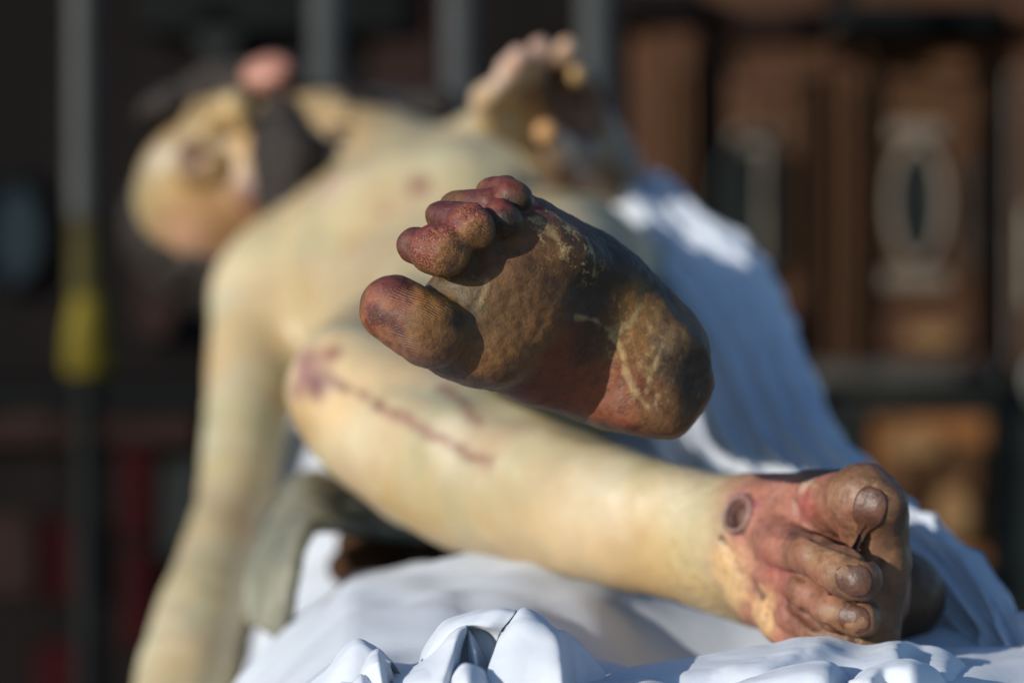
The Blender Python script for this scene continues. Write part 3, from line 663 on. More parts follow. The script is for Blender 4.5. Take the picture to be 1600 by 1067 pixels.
# ---- right foot (lying on its outer edge, toes to the viewer's right)
rt1 = union([cp((1382, 790, 1.172, 36), (1352, 778, 1.182, 48), (1280, 790, 1.235, 46)), cp((1375, 830, 1.185, 36), (1360, 800, 1.190, 46))], 0.01)
rt2 = union([cp((1345, 905, 1.155, 34), (1312, 893, 1.165, 36), (1272, 868, 1.178, 30), (1215, 850, 1.240, 40), k=0.006)], 0.01)
rt3 = cp((1345, 965, 1.172, 30), (1305, 952, 1.182, 30), (1265, 925, 1.198, 28), (1210, 890, 1.250, 38), k=0.006)
rt4 = cp((1330, 1012, 1.190, 26), (1285, 992, 1.200, 28), (1240, 955, 1.218, 27), (1195, 915, 1.260, 36), k=0.006)
rt5 = cp((1300, 1035, 1.212, 26), (1250, 1005, 1.220, 28), (1215, 970, 1.235, 27), (1180, 930, 1.270, 36), k=0.006)
def facet(f, px, py, d, n, k=0.003): return inter(f, plane(pt(px, py, d), n), k)
rt1 = facet(rt1, 1358, 798, 1.1475, (-0.12, -1, 0.10))
rt2 = facet(rt2, 1333, 905, 1.1445, (-0.18, -1, 0.16))
rt3 = facet(rt3, 1333, 968, 1.1640, (-0.18, -1, 0.05))
rfoot_base = union([
    cp((1368, 800, 1.195, 46), (1374, 880, 1.190, 44), (1360, 985, 1.195, 48)),
    cp((1150, 850, 1.310, 84), (1215, 850, 1.275, 82), (1290, 850, 1.250, 78)),
    cp((1165, 800, 1.295, 46), (1260, 795, 1.250, 48)),
    cp((1340, 830, 1.250, 78), (1340, 930, 1.250, 74), (1320, 985, 1.250, 55)),
    cp((1400, 930, 1.310, 76), (1330, 960, 1.310, 78), (1180, 900, 1.330, 70)),
    cp((1160, 850, 1.295, 42), (1200, 935, 1.265, 34)),
], 0.025)
rtoes = union([rt1, rt2, rt3, rt4, rt5], 0.0025)
ring = pt(1154, 803, 1.30)
rightfoot0 = lambda P: smin(rfoot_base(P), rtoes(P), 0.009)
right_leg = limb((1165, 850, 1.325, 100), (1085, 838, 1.345, 103), (900, 790, 1.42, 112), (700, 718, 1.55, 128), (585, 640, 1.625, 118), (565, 618, 1.64, 114), (650, 600, 2.02, 165), n=14)
kneecap = sph(pt(530, 588, 1.615), pr(62, 1.605))

# ---- trunk, arms, head
neck_dir = pt(560, 250, 2.66) - pt(770, 560, 2.08)
lat = pt(800, 230, 2.5) - pt(430, 430, 2.5)
MT = frame(lat, neck_dir)
torso = union([
    ell(pt(760, 545, 2.10), MT, (0.165, 0.16, 0.115)),
    ell(pt(715, 490, 2.26), MT, (0.130, 0.15, 0.088)),
    ell(pt(655, 415, 2.46), MT, (0.165, 0.185, 0.108)),
    cp((710, 330, 2.40, 105), (600, 360, 2.40, 105)),
    cp((455, 435, 2.50, 95), (600, 300, 2.60, 92), (800, 285, 2.55, 80), k=0.04),
    cp((560, 262, 2.62, 88), (480, 280, 2.72, 76)), cp((525, 222, 2.60, 60), (610, 285, 2.58, 72)),
], 0.05)
# ribs
pecs = union([ell(pt(565, 355, 2.38), MT, (0.075, 0.060, 0.030)), ell(pt(735, 300, 2.40), MT, (0.075, 0.060, 0.035)), cp((520, 440, 2.36, 50), (600, 420, 2.30, 46)), cp((545, 500, 2.30, 46), (640, 470, 2.24, 44))], 0.02)
torso0 = torso
torso = lambda P: smin(torso0(P), pecs(P), 0.012)
right_arm = limb((425, 470, 2.48, 96), (385, 660, 2.33, 66), (368, 790, 2.23, 62), (345, 860, 2.15, 60), (292, 1060, 1.98, 82), (262, 1200, 1.87, 56), n=11)
low_hand = union([cp((258, 1215, 1.86, 48), (262, 1290, 1.84, 50), k=0.01), cp((240, 1300, 1.84, 17), (232, 1390, 1.82, 14)), cp((258, 1310, 1.83, 17), (252, 1410, 1.81, 14)), cp((276, 1310, 1.83, 17), (274, 1400, 1.81, 14)), cp((293, 1300, 1.84, 16), (295, 1370, 1.82, 13)), cp((222, 1240, 1.84, 17), (204, 1310, 1.82, 14))], 0.008)
right_arm0 = right_arm
right_arm = lambda P: smin(right_arm0(P), low_hand(P), 0.02)
left_arm = cp((800, 245, 2.52, 92), (900, 300, 2.45, 66), (965, 350, 2.36, 62), (935, 290, 2.30, 52), (890, 225, 2.24, 42), k=0.02)
palm = union([cp((937, 290, 2.30, 45), (892, 220, 2.25, 41), (827, 180, 2.20, 35)), cp((902, 285, 2.30, 41), (852, 225, 2.24, 39), (802, 195, 2.20, 31)), cp((962, 255, 2.30, 41), (917, 190, 2.26, 39), (882, 165, 2.22, 33))], 0.015)
def finger(*ps): return cp(*ps, k=0.004)
fingers = union([
    finger((812, 210, 2.19, 27), (764, 188, 2.16, 23), (756, 155, 2.13, 21), (774, 138, 2.11, 18)),
    finger((822, 185, 2.19, 27), (798, 145, 2.15, 24), (798, 110, 2.11, 21), (812, 88, 2.09, 17)),
    finger((852, 175, 2.20, 27), (834, 135, 2.16, 24), (834, 100, 2.12, 21), (844, 76, 2.10, 17)),
    finger((892, 170, 2.21, 27), (880, 130, 2.19, 23), (878, 98, 2.16, 20), (886, 74, 2.14, 17)),
    finger((927, 185, 2.23, 24), (924, 150, 2.20, 21), (914, 124, 2.15, 19), (900, 116, 2.12, 17)),
    finger((897, 255, 2.22, 33), (880, 238, 2.16, 28), (854, 206, 2.12, 20)),
], 0.004)
hand = lambda P: smin(palm(P), fingers(P), 0.012)
HC = pt(416, 292, 2.66)                       # head, fallen to the side, chin to the right of the picture
hx = np.array([-0.86, 0.32, -0.10])           # towards the crown
hf = np.array([-0.12, -0.75, 0.55])           # towards the nose
MH = frame(hx, hf)                            # rows: crown, nose, side
HS = 1.20
def hp(c, n, s): return HC + np.array([c, n, s]) @ MH
def hscale(f): return lambda P: HS * f(HC + (P - HC) / HS)
head = union([
    ell(hp(0.035, -0.015, 0), MH, (0.098, 0.095, 0.076)),
    ell(hp(-0.05, 0.025, 0), MH, (0.065, 0.062, 0.056)),
    cap(hp(-0.095, 0.045, 0), hp(-0.06, 0.05, 0), 0.026, 0.035),
    cap(hp(-0.02, 0.03, 0.042), hp(-0.05, 0.02, 0.045), 0.024, 0.02), cap(hp(-0.02, 0.03, -0.042), hp(-0.05, 0.02, -0.045), 0.024, 0.02),
    cap(hp(0.03, 0.078, 0.032), hp(0.03, 0.078, -0.032), 0.014, 0.014),
], 0.025)
head = sub(head, sph(hp(0.012, 0.098, 0.034), 0.022), 0.015); head = sub(head, sph(hp(0.012, 0.098, -0.034), 0.022), 0.015)
nose = union([cap(hp(0.02, 0.085, 0), hp(-0.022, 0.112, 0), 0.009, 0.012), sph(hp(-0.024, 0.098, 0.012), 0.009), sph(hp(-0.024, 0.098, -0.012), 0.009)], 0.008)
lips = union([cap(hp(-0.052, 0.088, 0.02), hp(-0.052, 0.088, -0.02), 0.008, 0.008)], 0.01)
lids = union([sph(hp(0.012, 0.074, 0.034), 0.015), sph(hp(0.012, 0.074, -0.034), 0.015)], 0.002)
ear = ell(hp(0.0, -0.01, 0.078), MH, (0.032, 0.020, 0.010))
head = union([head, nose, lips, lids, ear], 0.008)

head = hscale(head)
head_ear = ell(pt(418, 114, 2.58), MH, (0.030, 0.014, 0.022))
head0 = head
head = lambda P: smin(head0(P), head_ear(P), 0.006)

body_f = lambda P: smin(smin(smin(smin(torso(P), head(P), 0.03), smin(right_arm(P), smin(left_arm(P), hand(P), 0.015), 0.01), 0.04),
                        smin(left_leg(P), smin(right_leg(P), kneecap(P), 0.03), 0.02), 0.05),
                   smin(leftfoot(P), rightfoot0(P), 0.0), 0.018)

def near(f, c, r, m=0.05):
    """evaluate f only close to its bounding sphere"""
    c = np.asarray(c)
    def g(P):
        d = np.linalg.norm(P - c, axis=1) - r
        out = d.copy(); i = d < m
        if i.any(): out[i] = f(P[i])
        return out
    return g
def hit(f, px, py, d0=0.95, d1=3.4):
    """first point of the surface f behind photo pixel (px, py), and its outward normal"""
    o = np.array([0, 0, CAMZ]); v = pt(px, py, 1.0) - o; ln = np.linalg.norm(v); v = v / ln; t = d0 * ln
    for _ in range(160):
        d = float(f((o + v * t)[None])[0]); t += max(d * 0.8, 0.00005)
        if d < 0.0002 or t > d1 * ln: break
    p = o + v * t
    e = 0.0008; g = np.array([f((p + e * a)[None])[0] - f((p - e * a)[None])[0] for a in np.eye(3)])
    return p, g / (np.linalg.norm(g) + 1e-12)
_rp = [hit(lambda P: right_leg(P), x, y) for x, y in ((600, 640), (700, 668), (820, 705), (950, 738), (1060, 758))]
shin_ridge = chain([(q - n * 0.0125, 0.0165) for q, n in _rp], 0.02)
lf_n = near(leftfoot, (0.03, 1.21, CAMZ + 0.01), 0.17); rf_n = near(rightfoot0, (0.17, 1.26, CAMZ - 0.12), 0.15)
to_n = near(torso, pt(670, 390, 2.40), 0.48); he_n = near(head, HC, 0.20)
ra_n = near(right_arm, pt(330, 880, 2.15), 0.52); ha_n = near(lambda P: smin(left_arm(P), hand(P), 0.015), pt(870, 230, 2.33), 0.30)
kl_n = near(left_leg, (0.045, 1.71, CAMZ + 0.01), 0.48); kr0 = lambda P: smin(right_leg(P), kneecap(P), 0.03)
kr_n = near(lambda P: smin(kr0(P), shin_ridge(P), 0.012), (0.0, 1.66, CAMZ - 0.05), 0.50)
RING_C, RING_N = None, None
def body0(P):
    up = smin(smin(to_n(P), he_n(P), 0.03), smin(ra_n(P), ha_n(P), 0.01), 0.035)
    lo = smin(smin(kl_n(P), lf_n(P), 0.025), smin(kr_n(P), rf_n(P), 0.02), 0.004)
    return smin(up, lo, 0.04)
def torus(c, n, R0, r):
    c = np.asarray(c); n = np.asarray(n)
    def f(P):
        q = P - c; h = q @ n; rad = np.linalg.norm(q - h[:, None] * n, axis=1)
        return np.sqrt((rad - R0) ** 2 + h ** 2) - r
    return f
RING_C, RING_N = hit(rf_n, 1154, 803)
hole = cap(RING_C + RING_N * 0.02, RING_C - RING_N * 0.004, 0.0075, 0.0065)
rim = torus(RING_C + RING_N * 0.0005, RING_N, 0.0092, 0.0020)
# carved details on the right foot: tendon grooves, toe clefts, strap line below the wound
def gl(f, pts, r): return union([cap(a, b, r, r) for a, b in zip(pts[:-1], pts[1:])], 0.001) if len(pts) > 1 else None
hits = lambda *L: [hit(rf_n, x, y)[0] for x, y in L]
grooves = union([gl(None, hits((1128, 845), (1150, 885), (1185, 925), (1210, 950)), 0.0012),
                 gl(None, hits((1236, 835), (1275, 838), (1320, 858), (1350, 872)), 0.0018),
                 gl(None, hits((1236, 945), (1258, 962), (1275, 975)), 0.0028),
                 gl(None, hits((1240, 785), (1244, 808)), 0.0018), gl(None, hits((1250, 900), (1290, 925), (1330, 938), (1365, 940)), 0.0022), gl(None, hits((1255, 955), (1295, 980), (1335, 998)), 0.0020), gl(None, hits((1350, 872), (1375, 880)), 0.0020),
                 gl(None, hits((1320, 768), (1318, 790)), 0.0012)], 0.001)
gr_n = near(grooves, (0.16, 1.24, CAMZ - 0.12), 0.12)
rh_n = near(hole, RING_C, 0.03); rr_n = near(rim, RING_C, 0.02)
def body_f(P):
    d = body0(P); d = smin(d, rr_n(P), 0.0015); d = smax(d, -rh_n(P), 0.002); d = smax(d, -gr_n(P), 0.0025)
    # gouge marks left by the carver
    return d

T0 = time.time()
LB = ([-0.09, 1.02, CAMZ - 0.065], [0.145, 1.36, CAMZ + 0.10])
RB = ([0.08, 1.10, CAMZ - 0.20], [0.26, 1.39, CAMZ - 0.045])
V1, Q1 = polygonize(lambda P: smin(lf_n(P), kl_n(P), 0.025), *LB, 0.00115)
V2, Q2 = polygonize(lambda P: smax(smax(smin(smin(kr_n(P), rf_n(P), 0.02), rr_n(P), 0.0015), -rh_n(P), 0.002), -gr_n(P), 0.0025), *RB, 0.0011)
V3, Q3 = polygonize(body_f, [-0.50, 1.30, CAMZ - 0.49], [0.24, 3.0, CAMZ + 0.36], 0.0053)
cen = V3[Q3].mean(1)
def inbox(c, b, m): return ((c > np.array(b[0]) + m) & (c < np.array(b[1]) - m)).all(1)
dl = lf_n(cen); drr = np.minimum(rf_n(cen), kr_n(cen)); dll = kl_n(cen)
keep = ~(inbox(cen, LB, 0.006) & ((dl < 0.03) | (dll < 0.03))) & ~(inbox(cen, RB, 0.006) & (drr < 0.02))
Q3 = Q3[keep]
print('polygonized', len(V1), len(V2), len(V3), time.time() - T0)
VB = np.concatenate([V1, V2, V3]); QB = np.concatenate([Q1, Q2 + len(V1), Q3 + len(V1) + len(V2)])
NB = np.concatenate([vnormals(V1, Q1), vnormals(V2, Q2), vnormals(V3, Q3)])
iL = np.zeros(len(VB), bool); iL[:len(V1)] = True
iR = np.zeros(len(VB), bool); iR[len(V1):len(V1) + len(V2)] = True
# slight hand-carved unevenness
VB = VB + NB * ((fbm(VB, 42, 5, 3) - 0.5) * 0.0030 * np.where(iL | iR, 1, 1.4) + (fbm(VB, 170, 9, 2) - 0.5) * 0.0011 * (iL | iR))[:, None]

# ---- pigment, with shade on face, palm and toe clefts painted in
C = np.tile(np.array((0.43, 0.352, 0.200)), (len(VB), 1))
big = fbm(VB, 9, 31, 3)
C = C * (1 + 0.75 * (big - 0.5))[:, None]
C = C + (fbm(VB, 14, 44, 3) - 0.5)[:, None] * np.array([0.16, -0.03, -0.09]) + (fbm(VB, 22, 47, 3) - 0.5)[:, None] * np.array([0.06, 0.05, 0.10])
C = np.clip(C, 0.01, 1)
worn = np.zeros(len(VB)); crack = np.zeros(len(VB)); groove = np.zeros(len(VB)); fleck = np.zeros(len(VB))
def dabs(idx, f, items):
    """items: (px, py, radius in m, colour, amount, hardness)"""
    global C
    V = VB[idx]; c = C[idx]
    for n, (px, py, r, col, am, hd) in enumerate(items):
        c = paint(c, V, hit(f, px, py)[0], r, col, am, hd, 0.28, 100 + n, 70)
    C[idx] = c
def lines(idx, f, items, wob=0.85, wf=170):
    V = VB[idx]; c = C[idx]
    for n, (pts, r, col, am) in enumerate(items):
        c = paint_line(c, V, [hit(f, x, y)[0] for x, y in pts], r, col, am, 0.15, wob, 300 + n, wf)
    C[idx] = c
def mask(idx, f, items, hd=0.5, wob=0.25):
    m = np.zeros(idx.sum()); V = VB[idx]
    for n, (px, py, r) in enumerate(items):
        q = np.linalg.norm(V - hit(f, px, py)[0], axis=1) / r; i = q < 1.4
        m[i] = np.maximum(m[i], 1 - sstep(hd, 1, q[i] + wob * (fbm(V[i], 80, 500 + n, 2) - 0.5) * 2))
    return m
#LEFT FOOT
BR = (0.155, 0.085, 0.036); OC = (0.27, 0.155, 0.050); DK = (0.045, 0.033, 0.022); RD = (0.165, 0.028, 0.030); PU = (0.125, 0.030, 0.042)
YL = (0.36, 0.26, 0.115); RB_ = (0.20, 0.068, 0.028); PK = (0.50, 0.22, 0.15); BL = (0.060, 0.008, 0.012)
C[iL] = BR
dabs(iL, lf_n, [
    (860, 470, .050, BR, 1, .5), (800, 540, .030, (0.21, 0.12, 0.045), .7, .3), (770, 480, .022, (0.13, 0.085, 0.04), .7, .3), (900, 570, .035, RB_, .9, .4), (850, 610, .025, RB_, .8, .4),
    (900, 330, .028, DK, .9, .3), (950, 400, .030, DK, .95, .4), (1000, 450, .030, DK, .95, .4), (925, 450, .026, DK, .85, .3), (860, 320, .022, (0.14, 0.08, 0.07), .9, .4),
    (1010, 520, .030, (0.25, 0.155, 0.055), .95, .5), (1000, 580, .026, (0.24, 0.135, 0.045), .9, .5), (1080, 560, .026, DK, .9, .4), (1060, 510, .020, (0.11, 0.085, 0.05), .8, .3), (1075, 620, .022, DK, .7, .3),
    (950, 620, .026, RB_, .95, .5), (990, 655, .028, RB_, .95, .5), (1040, 650, .020, (0.20, 0.12, 0.045), .7, .4), (930, 530, .018, (0.06, 0.04, 0.025), .8, .3),
    (705, 450, .013, (0.10, 0.085, 0.05), 1, .5), (725, 470, .013, (0.12, 0.10, 0.055), .8, .4), (690, 440, .010, (0.13, 0.10, 0.05), .9, .5),
    # great toe
    (650, 500, .030, OC, 1, .7), (600, 470, .017, (0.24, 0.095, 0.070), 1, .55), (590, 510, .016, (0.27, 0.115, 0.062), 1, .5), (578, 488, .008, (0.16, 0.03, 0.03), .8, .2), (596, 495, .005, BL, .9, .2), (575, 505, .005, BL, .7, .2), (612, 440, .013, PU, .9, .4), (640, 430, .014, PU, .7, .3),
    (585, 492, .008, BL, .9, .3), (605, 500, .0055, BL, .8, .3), (622, 520, .006, PU, .95, .3), (612, 540, .012, (0.30, 0.15, 0.12), .8, .4), (640, 553, .012, (0.22, 0.13, 0.11), .8, .4),
    (690, 545, .012, (0.15, 0.085, 0.04), .8, .4), (715, 500, .010, DK, .8, .3), (668, 572, .012, (0.14, 0.07, 0.06), .7, .3),
    # small toes
    (640, 375, .013, (0.125, 0.042, 0.042), 1, .5), (632, 400, .012, (0.15, 0.055, 0.05), .9, .5), (672, 370, .014, RD, 1, .5), (680, 400, .013, RD, .9, .5), (712, 400, .013, OC, 1, .5), (690, 428, .010, (0.15, 0.095, 0.04), .8, .3),
    (668, 358, .006, (0.20, 0.02, 0.03), .6, .2), (735, 330, .014, RD, 1, .6), (710, 335, .010, RD, .9, .5), (748, 372, .012, OC, 1, .5), (690, 330, .012, PU, 1, .5), (742, 318, .007, (0.26, 0.03, 0.035), .7, .3),
    (745, 308, .016, (0.12, 0.038, 0.038), 1, .5), (780, 320, .010, RD, .9, .5), (792, 350, .011, DK, .95, .5), (775, 288, .014, (0.14, 0.042, 0.038), 1, .5), (812, 312, .011, DK, .9, .4), (800, 292, .008, RD, .6, .3),
    (690, 585, .018, (0.11, 0.06, 0.055), .9, .4), (730, 600, .016, (0.10, 0.07, 0.05), .8, .4), (840, 322, .004, (0.26, 0.02, 0.03), .7, .3),
])
C[iL] *= np.array([0.66, 0.53, 0.39])
lines(iL, lf_n, [
    ([(840, 340), (870, 370), (880, 395)], 0.00245, YL, 0.56), ([(860, 330), (895, 355), (925, 395)], 0.00210, YL, 0.42), ([(762, 440), (748, 480)], 0.00154, YL, 0.52),
    ([(900, 495), (930, 500), (950, 515), (965, 510)], 0.00196, YL, 0.59), ([(1000, 478), (985, 505), (958, 525), (972, 548), (978, 580), (990, 610), (1012, 635)], 0.00238, YL, 0.59),
    ([(1035, 540), (1015, 590), (1010, 610)], 0.00210, YL, 0.49), ([(915, 370), (930, 400), (928, 430)], 0.00154, YL, 0.42), ([(672, 432), (700, 436), (740, 432)], 0.00154, YL, 0.35),
])
worn[iL] = 1
crack[iL] = mask(iL, lf_n, [(688, 392, .016), (740, 335, .013), (690, 365, .012)]) * 0.9 + 0.35 * mask(iL, lf_n, [(590, 490, .015), (650, 385, .012)])
groove[iL] = mask(iL, lf_n, [(664, 503, .0185), (650, 468, .013)], 0.8, 0.06) * 0.8 + 0.6 * mask(iL, lf_n, [(715, 408, .012), (750, 375, .011)], 0.6, 0.1)
fleck[iL] = np.maximum(mask(iL, lf_n, [(890, 380, .020), (920, 400, .016), (860, 345, .015)]), 0.4 * mask(iL, lf_n, [(1000, 540, .02), (970, 510, .015), (1010, 610, .015)]))
fleck[iL] = np.maximum(fleck[iL], 0.06)

#RIGHT FOOT and ankle
rfp = lambda P: smin(kr_n(P), rf_n(P), 0.02)
V = VB; dR = rf_n(VB)
reg = sstep(0.006, -0.002, dR) if False else 1 - sstep(0.000, 0.008, dR)
near_r = (np.linalg.norm(VB - np.array([0.155, 1.26, CAMZ - 0.11]), axis=1) < 0.26)
edge = (VB @ np.array([0.9, -0.44, 0.0]) - (np.array(RING_C) @ np.array([0.9, -0.44, 0.0]))) + 0.012 * (fbm(VB, 45, 77, 3) - 0.5) * 2
foot_m = sstep(-0.030, 0.006, edge) * near_r * (1 - iL)
pink = np.array((0.30, 0.122, 0.085))
C = C * (1 - foot_m[:, None]) + pink * (1 + 0.8 * (fbm(VB, 60, 91, 3) - 0.5))[:, None] * foot_m[:, None]
worn = np.maximum(worn, foot_m * 0.75)
idx = near_r & ~iL
TB = (0.125, 0.062, 0.027)
dabs(idx, rfp, [
    (1140, 900, .022, (0.50, 0.33, 0.16), .9, .4), (1190, 955, .018, (0.48, 0.30, 0.15), .9, .4), (1110, 930, .022, (0.50, 0.36, 0.17), .8, .4),
    (1165, 870, .012, (0.42, 0.22, 0.13), .7, .4),
    (1310, 735, .026, TB, 1, .6), (1360, 735, .022, TB, 1, .6), (1270, 745, .012, TB, .9, .5), (1400, 790, .018, (0.10, 0.055, 0.025), 1, .5), (1405, 850, .022, (0.11, 0.06, 0.025), 1, .6), (1400, 920, .026, (0.12, 0.066, 0.027), 1, .6), (1400, 980, .026, (0.12, 0.066, 0.027), 1, .6),
    (1370, 840, .014, TB, .9, .5), (1395, 880, .018, (0.12, 0.07, 0.03), .9, .5), (1450, 930, .050, (0.085, 0.045, 0.022), 1, .7), (1440, 990, .030, (0.085, 0.045, 0.022), 1, .7),
    (1340, 905, .016, TB, 1, .6), (1330, 870, .010, (0.30, 0.19, 0.09), .8, .4), (1280, 860, .013, (0.27, 0.16, 0.085), .9, .4), (1300, 900, .010, (0.30, 0.20, 0.115), .8, .4), (1310, 880, .010, (0.12, 0.06, 0.03), .7, .2), (1365, 930, .014, (0.11, 0.055, 0.025), 1, .4), (1300, 965, .010, (0.22, 0.10, 0.06), .8, .3), (1360, 975, .014, (0.11, 0.055, 0.025), 1, .4),
    (1335, 970, .014, (0.17, 0.09, 0.04), 1, .6), (1345, 1000, .014, (0.14, 0.08, 0.035), .9, .5), (1290, 945, .010, (0.36, 0.24, 0.13), .7, .3),
    (1300, 775, .012, (0.42, 0.24, 0.14), .8, .4), (1335, 770, .009, (0.40, 0.22, 0.16), .8, .5), (1340, 830, .010, (0.36, 0.22, 0.12), .8, .4),
    (1255, 790, .011, (0.26, 0.07, 0.06), .9, .3), (1275, 800, .009, (0.22, 0.04, 0.045), .9, .3), (1200, 880, .012, (0.26, 0.07, 0.06), .8, .3), (1225, 900, .012, (0.24, 0.06, 0.06), .7, .3),
    (1245, 960, .009, (0.18, 0.04, 0.045), .8, .3), (1185, 830, .010, (0.30, 0.12, 0.09), .7, .3), (1260, 755, .008, (0.55, 0.36, 0.28), .8, .3), (1215, 760, .014, (0.36, 0.17, 0.13), .7, .3),
    (1275, 925, .014, (0.44, 0.19, 0.13), .7, .4), (1300, 935, .006, (0.42, 0.13, 0.09), .7, .3), (1260, 990, .012, (0.30, 0.14, 0.09), .8, .4), (1345, 880, .012, (0.13, 0.065, 0.03), .9, .4), (1310, 918, .009, (0.17, 0.085, 0.045), .8, .3), (1318, 950, .008, (0.12, 0.055, 0.03), .9, .3), (1385, 800, .016, (0.11, 0.055, 0.025), .9, .4), (1340, 850, .010, (0.10, 0.05, 0.025), .8, .3), (1280, 905, .010, (0.17, 0.06, 0.05), .7, .3), (1225, 930, .012, (0.26, 0.085, 0.065), .8, .3), (1300, 990, .014, (0.17, 0.09, 0.05), .8, .3),
    (1230, 830, .008, (0.27, 0.10, 0.08), .6, .3), (1150, 775, .010, (0.34, 0.14, 0.13), .8, .4), (1180, 790, .008, (0.30, 0.10, 0.10), .8, .3),
])
lines(idx, rfp, [([(1126, 840), (1150, 885), (1185, 925), (1210, 950)], .0028, (0.10, 0.05, 0.035), .85),
                 ([(1236, 832), (1275, 835), (1320, 856), (1350, 872)], .0030, (0.09, 0.045, 0.025), .9),
                 ([(1190, 815), (1215, 840), (1245, 838)], .0020, (0.22, 0.08, 0.07), .7),
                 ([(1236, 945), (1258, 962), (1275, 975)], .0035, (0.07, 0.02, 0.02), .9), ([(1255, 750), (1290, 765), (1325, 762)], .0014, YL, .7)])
ax_ = pt(1350, 905, 1.16) - RING_C; ax_ /= np.linalg.norm(ax_)
tipm = sstep(0.050, 0.070, (VB - RING_C) @ ax_ + 0.014 * (fbm(VB, 70, 66, 3) - 0.5) * 2) * idx * 0.62
C = C * (1 - tipm[:, None]) + (np.array((0.15, 0.068, 0.034)) * (0.45 + 1.1 * fbm(VB, 110, 67, 3))[:, None]) * tipm[:, None]
lines(idx, rfp, [([(1250, 900), (1290, 925), (1330, 938), (1365, 940)], .0032, (0.05, 0.02, 0.015), .9), ([(1255, 955), (1295, 980), (1335, 998)], .0030, (0.05, 0.02, 0.015), .9), ([(1236, 832), (1275, 835), (1320, 856), (1350, 872), (1375, 880)], .0030, (0.05, 0.022, 0.015), .9)], 0.4)  # shade in the deep clefts between the toes painted as dark lines
rr_ = np.linalg.norm(VB - RING_C, axis=1)
ringm = (1 - sstep(0.0013, 0.0030, np.abs(rr_ - 0.0092))) * idx
C = C * (1 - 0.8 * ringm[:, None]) + 0.8 * np.array((0.17, 0.105, 0.10)) * ringm[:, None]
inm = (1 - sstep(0.0055, 0.0075, rr_)) * idx
C = C * (1 - inm[:, None]) + (np.array((0.26, 0.10, 0.05)) * (0.6 + 0.9 * fbm(VB, 300, 12, 2))[:, None]) * inm[:, None]
fleck[idx] = np.maximum(fleck[idx], 0.5 * mask(idx, rfp, [(1340, 760, .02), (1385, 770, .016), (1340, 900, .02), (1340, 960, .02), (1290, 880, .015)]))
# the flesh of legs, trunk, head
fl_i = ~iL & (foot_m < 0.5)
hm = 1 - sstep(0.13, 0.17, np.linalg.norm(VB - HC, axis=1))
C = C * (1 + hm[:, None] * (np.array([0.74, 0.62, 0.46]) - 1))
bf = body0
OR = (0.40, 0.235, 0.09); LT = (0.54, 0.48, 0.36)
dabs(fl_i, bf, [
    (480, 575, .026, (0.19, 0.075, 0.085), .9, .2), (497, 602, .018, (0.12, 0.032, 0.045), .9, .2), (462, 610, .014, (0.18, 0.09, 0.11), .8, .2), (520, 553, .011, (0.18, 0.05, 0.05), .8, .2),
    (470, 660, .03, OR, .6, .1), (560, 770, .05, (0.44, 0.30, 0.19), .7, .2), (620, 800, .04, OR, .5, .1), (800, 870, .06, OR, .5, .1), (1000, 900, .06, OR, .5, .1), (700, 850, .05, OR, .45, .1),
    (1060, 770, .04, LT, .5, .1), (930, 780, .04, LT, .5, .1), (700, 690, .03, LT, .6, .1), (560, 680, .03, LT, .4, .1), (1000, 700, .05, (0.42, 0.27, 0.18), .7, .2),
    (440, 620, .03, OR, .7, .1), (430, 900, .05, (0.45, 0.33, 0.17), .5, .1), (300, 1020, .05, (0.45, 0.32, 0.17), .5, .1), (655, 290, .018, (0.16, 0.05, 0.04), .9, .3), (600, 330, .009, (0.20, 0.06, 0.05), .8, .3), (560, 400, .010, (0.24, 0.09, 0.06), .7, .2), (700, 190, .012, (0.22, 0.08, 0.06), .7, .2), (420, 560, .012, (0.26, 0.12, 0.08), .6, .2), (480, 420, .014, (0.34, 0.20, 0.12), .6, .2),
    (520, 290, .030, (0.40, 0.27, 0.25), .7, .2), (540, 200, .05, OR, .6, .2), (450, 540, .03, OR, .5, .1),
    (350, 365, .075, (0.22, 0.115, 0.05), 1, .4), (300, 330, .05, (0.33, 0.19, 0.085), .8, .2), (270, 360, .045, (0.30, 0.17, 0.09), .9, .2), (240, 250, .03, (0.42, 0.36, 0.26), .6, .2), (390, 300, .022, (0.30, 0.10, 0.06), .9, .2), (290, 380, .05, (0.42, 0.24, 0.16), .6, .2), (305, 250, .036, (0.09, 0.04, 0.02), 1, .35), (255, 250, .02, (0.46, 0.42, 0.34), .7, .3), (270, 235, .016, (0.50, 0.45, 0.36), .6, .3), (345, 230, .018, (0.50, 0.44, 0.34), .6, .3), (398, 300, .034, (0.10, 0.03, 0.02), 1, .35), (245, 205, .03, (0.22, 0.10, 0.08), .7, .2),  # face: shade on its lower half and eye socket, pale highlights painted in
    (860, 150, .05, (0.15, 0.07, 0.035), .95, .4), (890, 180, .055, (0.15, 0.07, 0.035), .95, .4), (915, 130, .03, (0.40, 0.25, 0.08), .6, .3), (930, 200, .055, (0.16, 0.075, 0.03), .95, .4), (838, 185, .022, (0.48, 0.26, 0.10), .9, .5), (418, 112, .04, (0.36, 0.15, 0.11), 1, .7), (860, 260, .05, (0.36, 0.22, 0.12), .6, .3), (790, 110, .03, (0.50, 0.33, 0.26), .8, .3), (770, 170, .03, (0.50, 0.33, 0.22), .7, .3), (950, 240, .06, (0.20, 0.10, 0.035), .9, .3), (880, 235, .03, (0.50, 0.37, 0.28), .6, .3),  # hand: brown dabs put shade on the palm and forearm
])
palm_shade = (1 - sstep(0.002, 0.02, hand(VB[fl_i]))) * sstep(0.016, 0.034, VB[fl_i][:, 0] + 0.012 * (fbm(VB[fl_i], 40, 5, 2) - 0.5))  # palm side of the raised hand painted brown as its shade
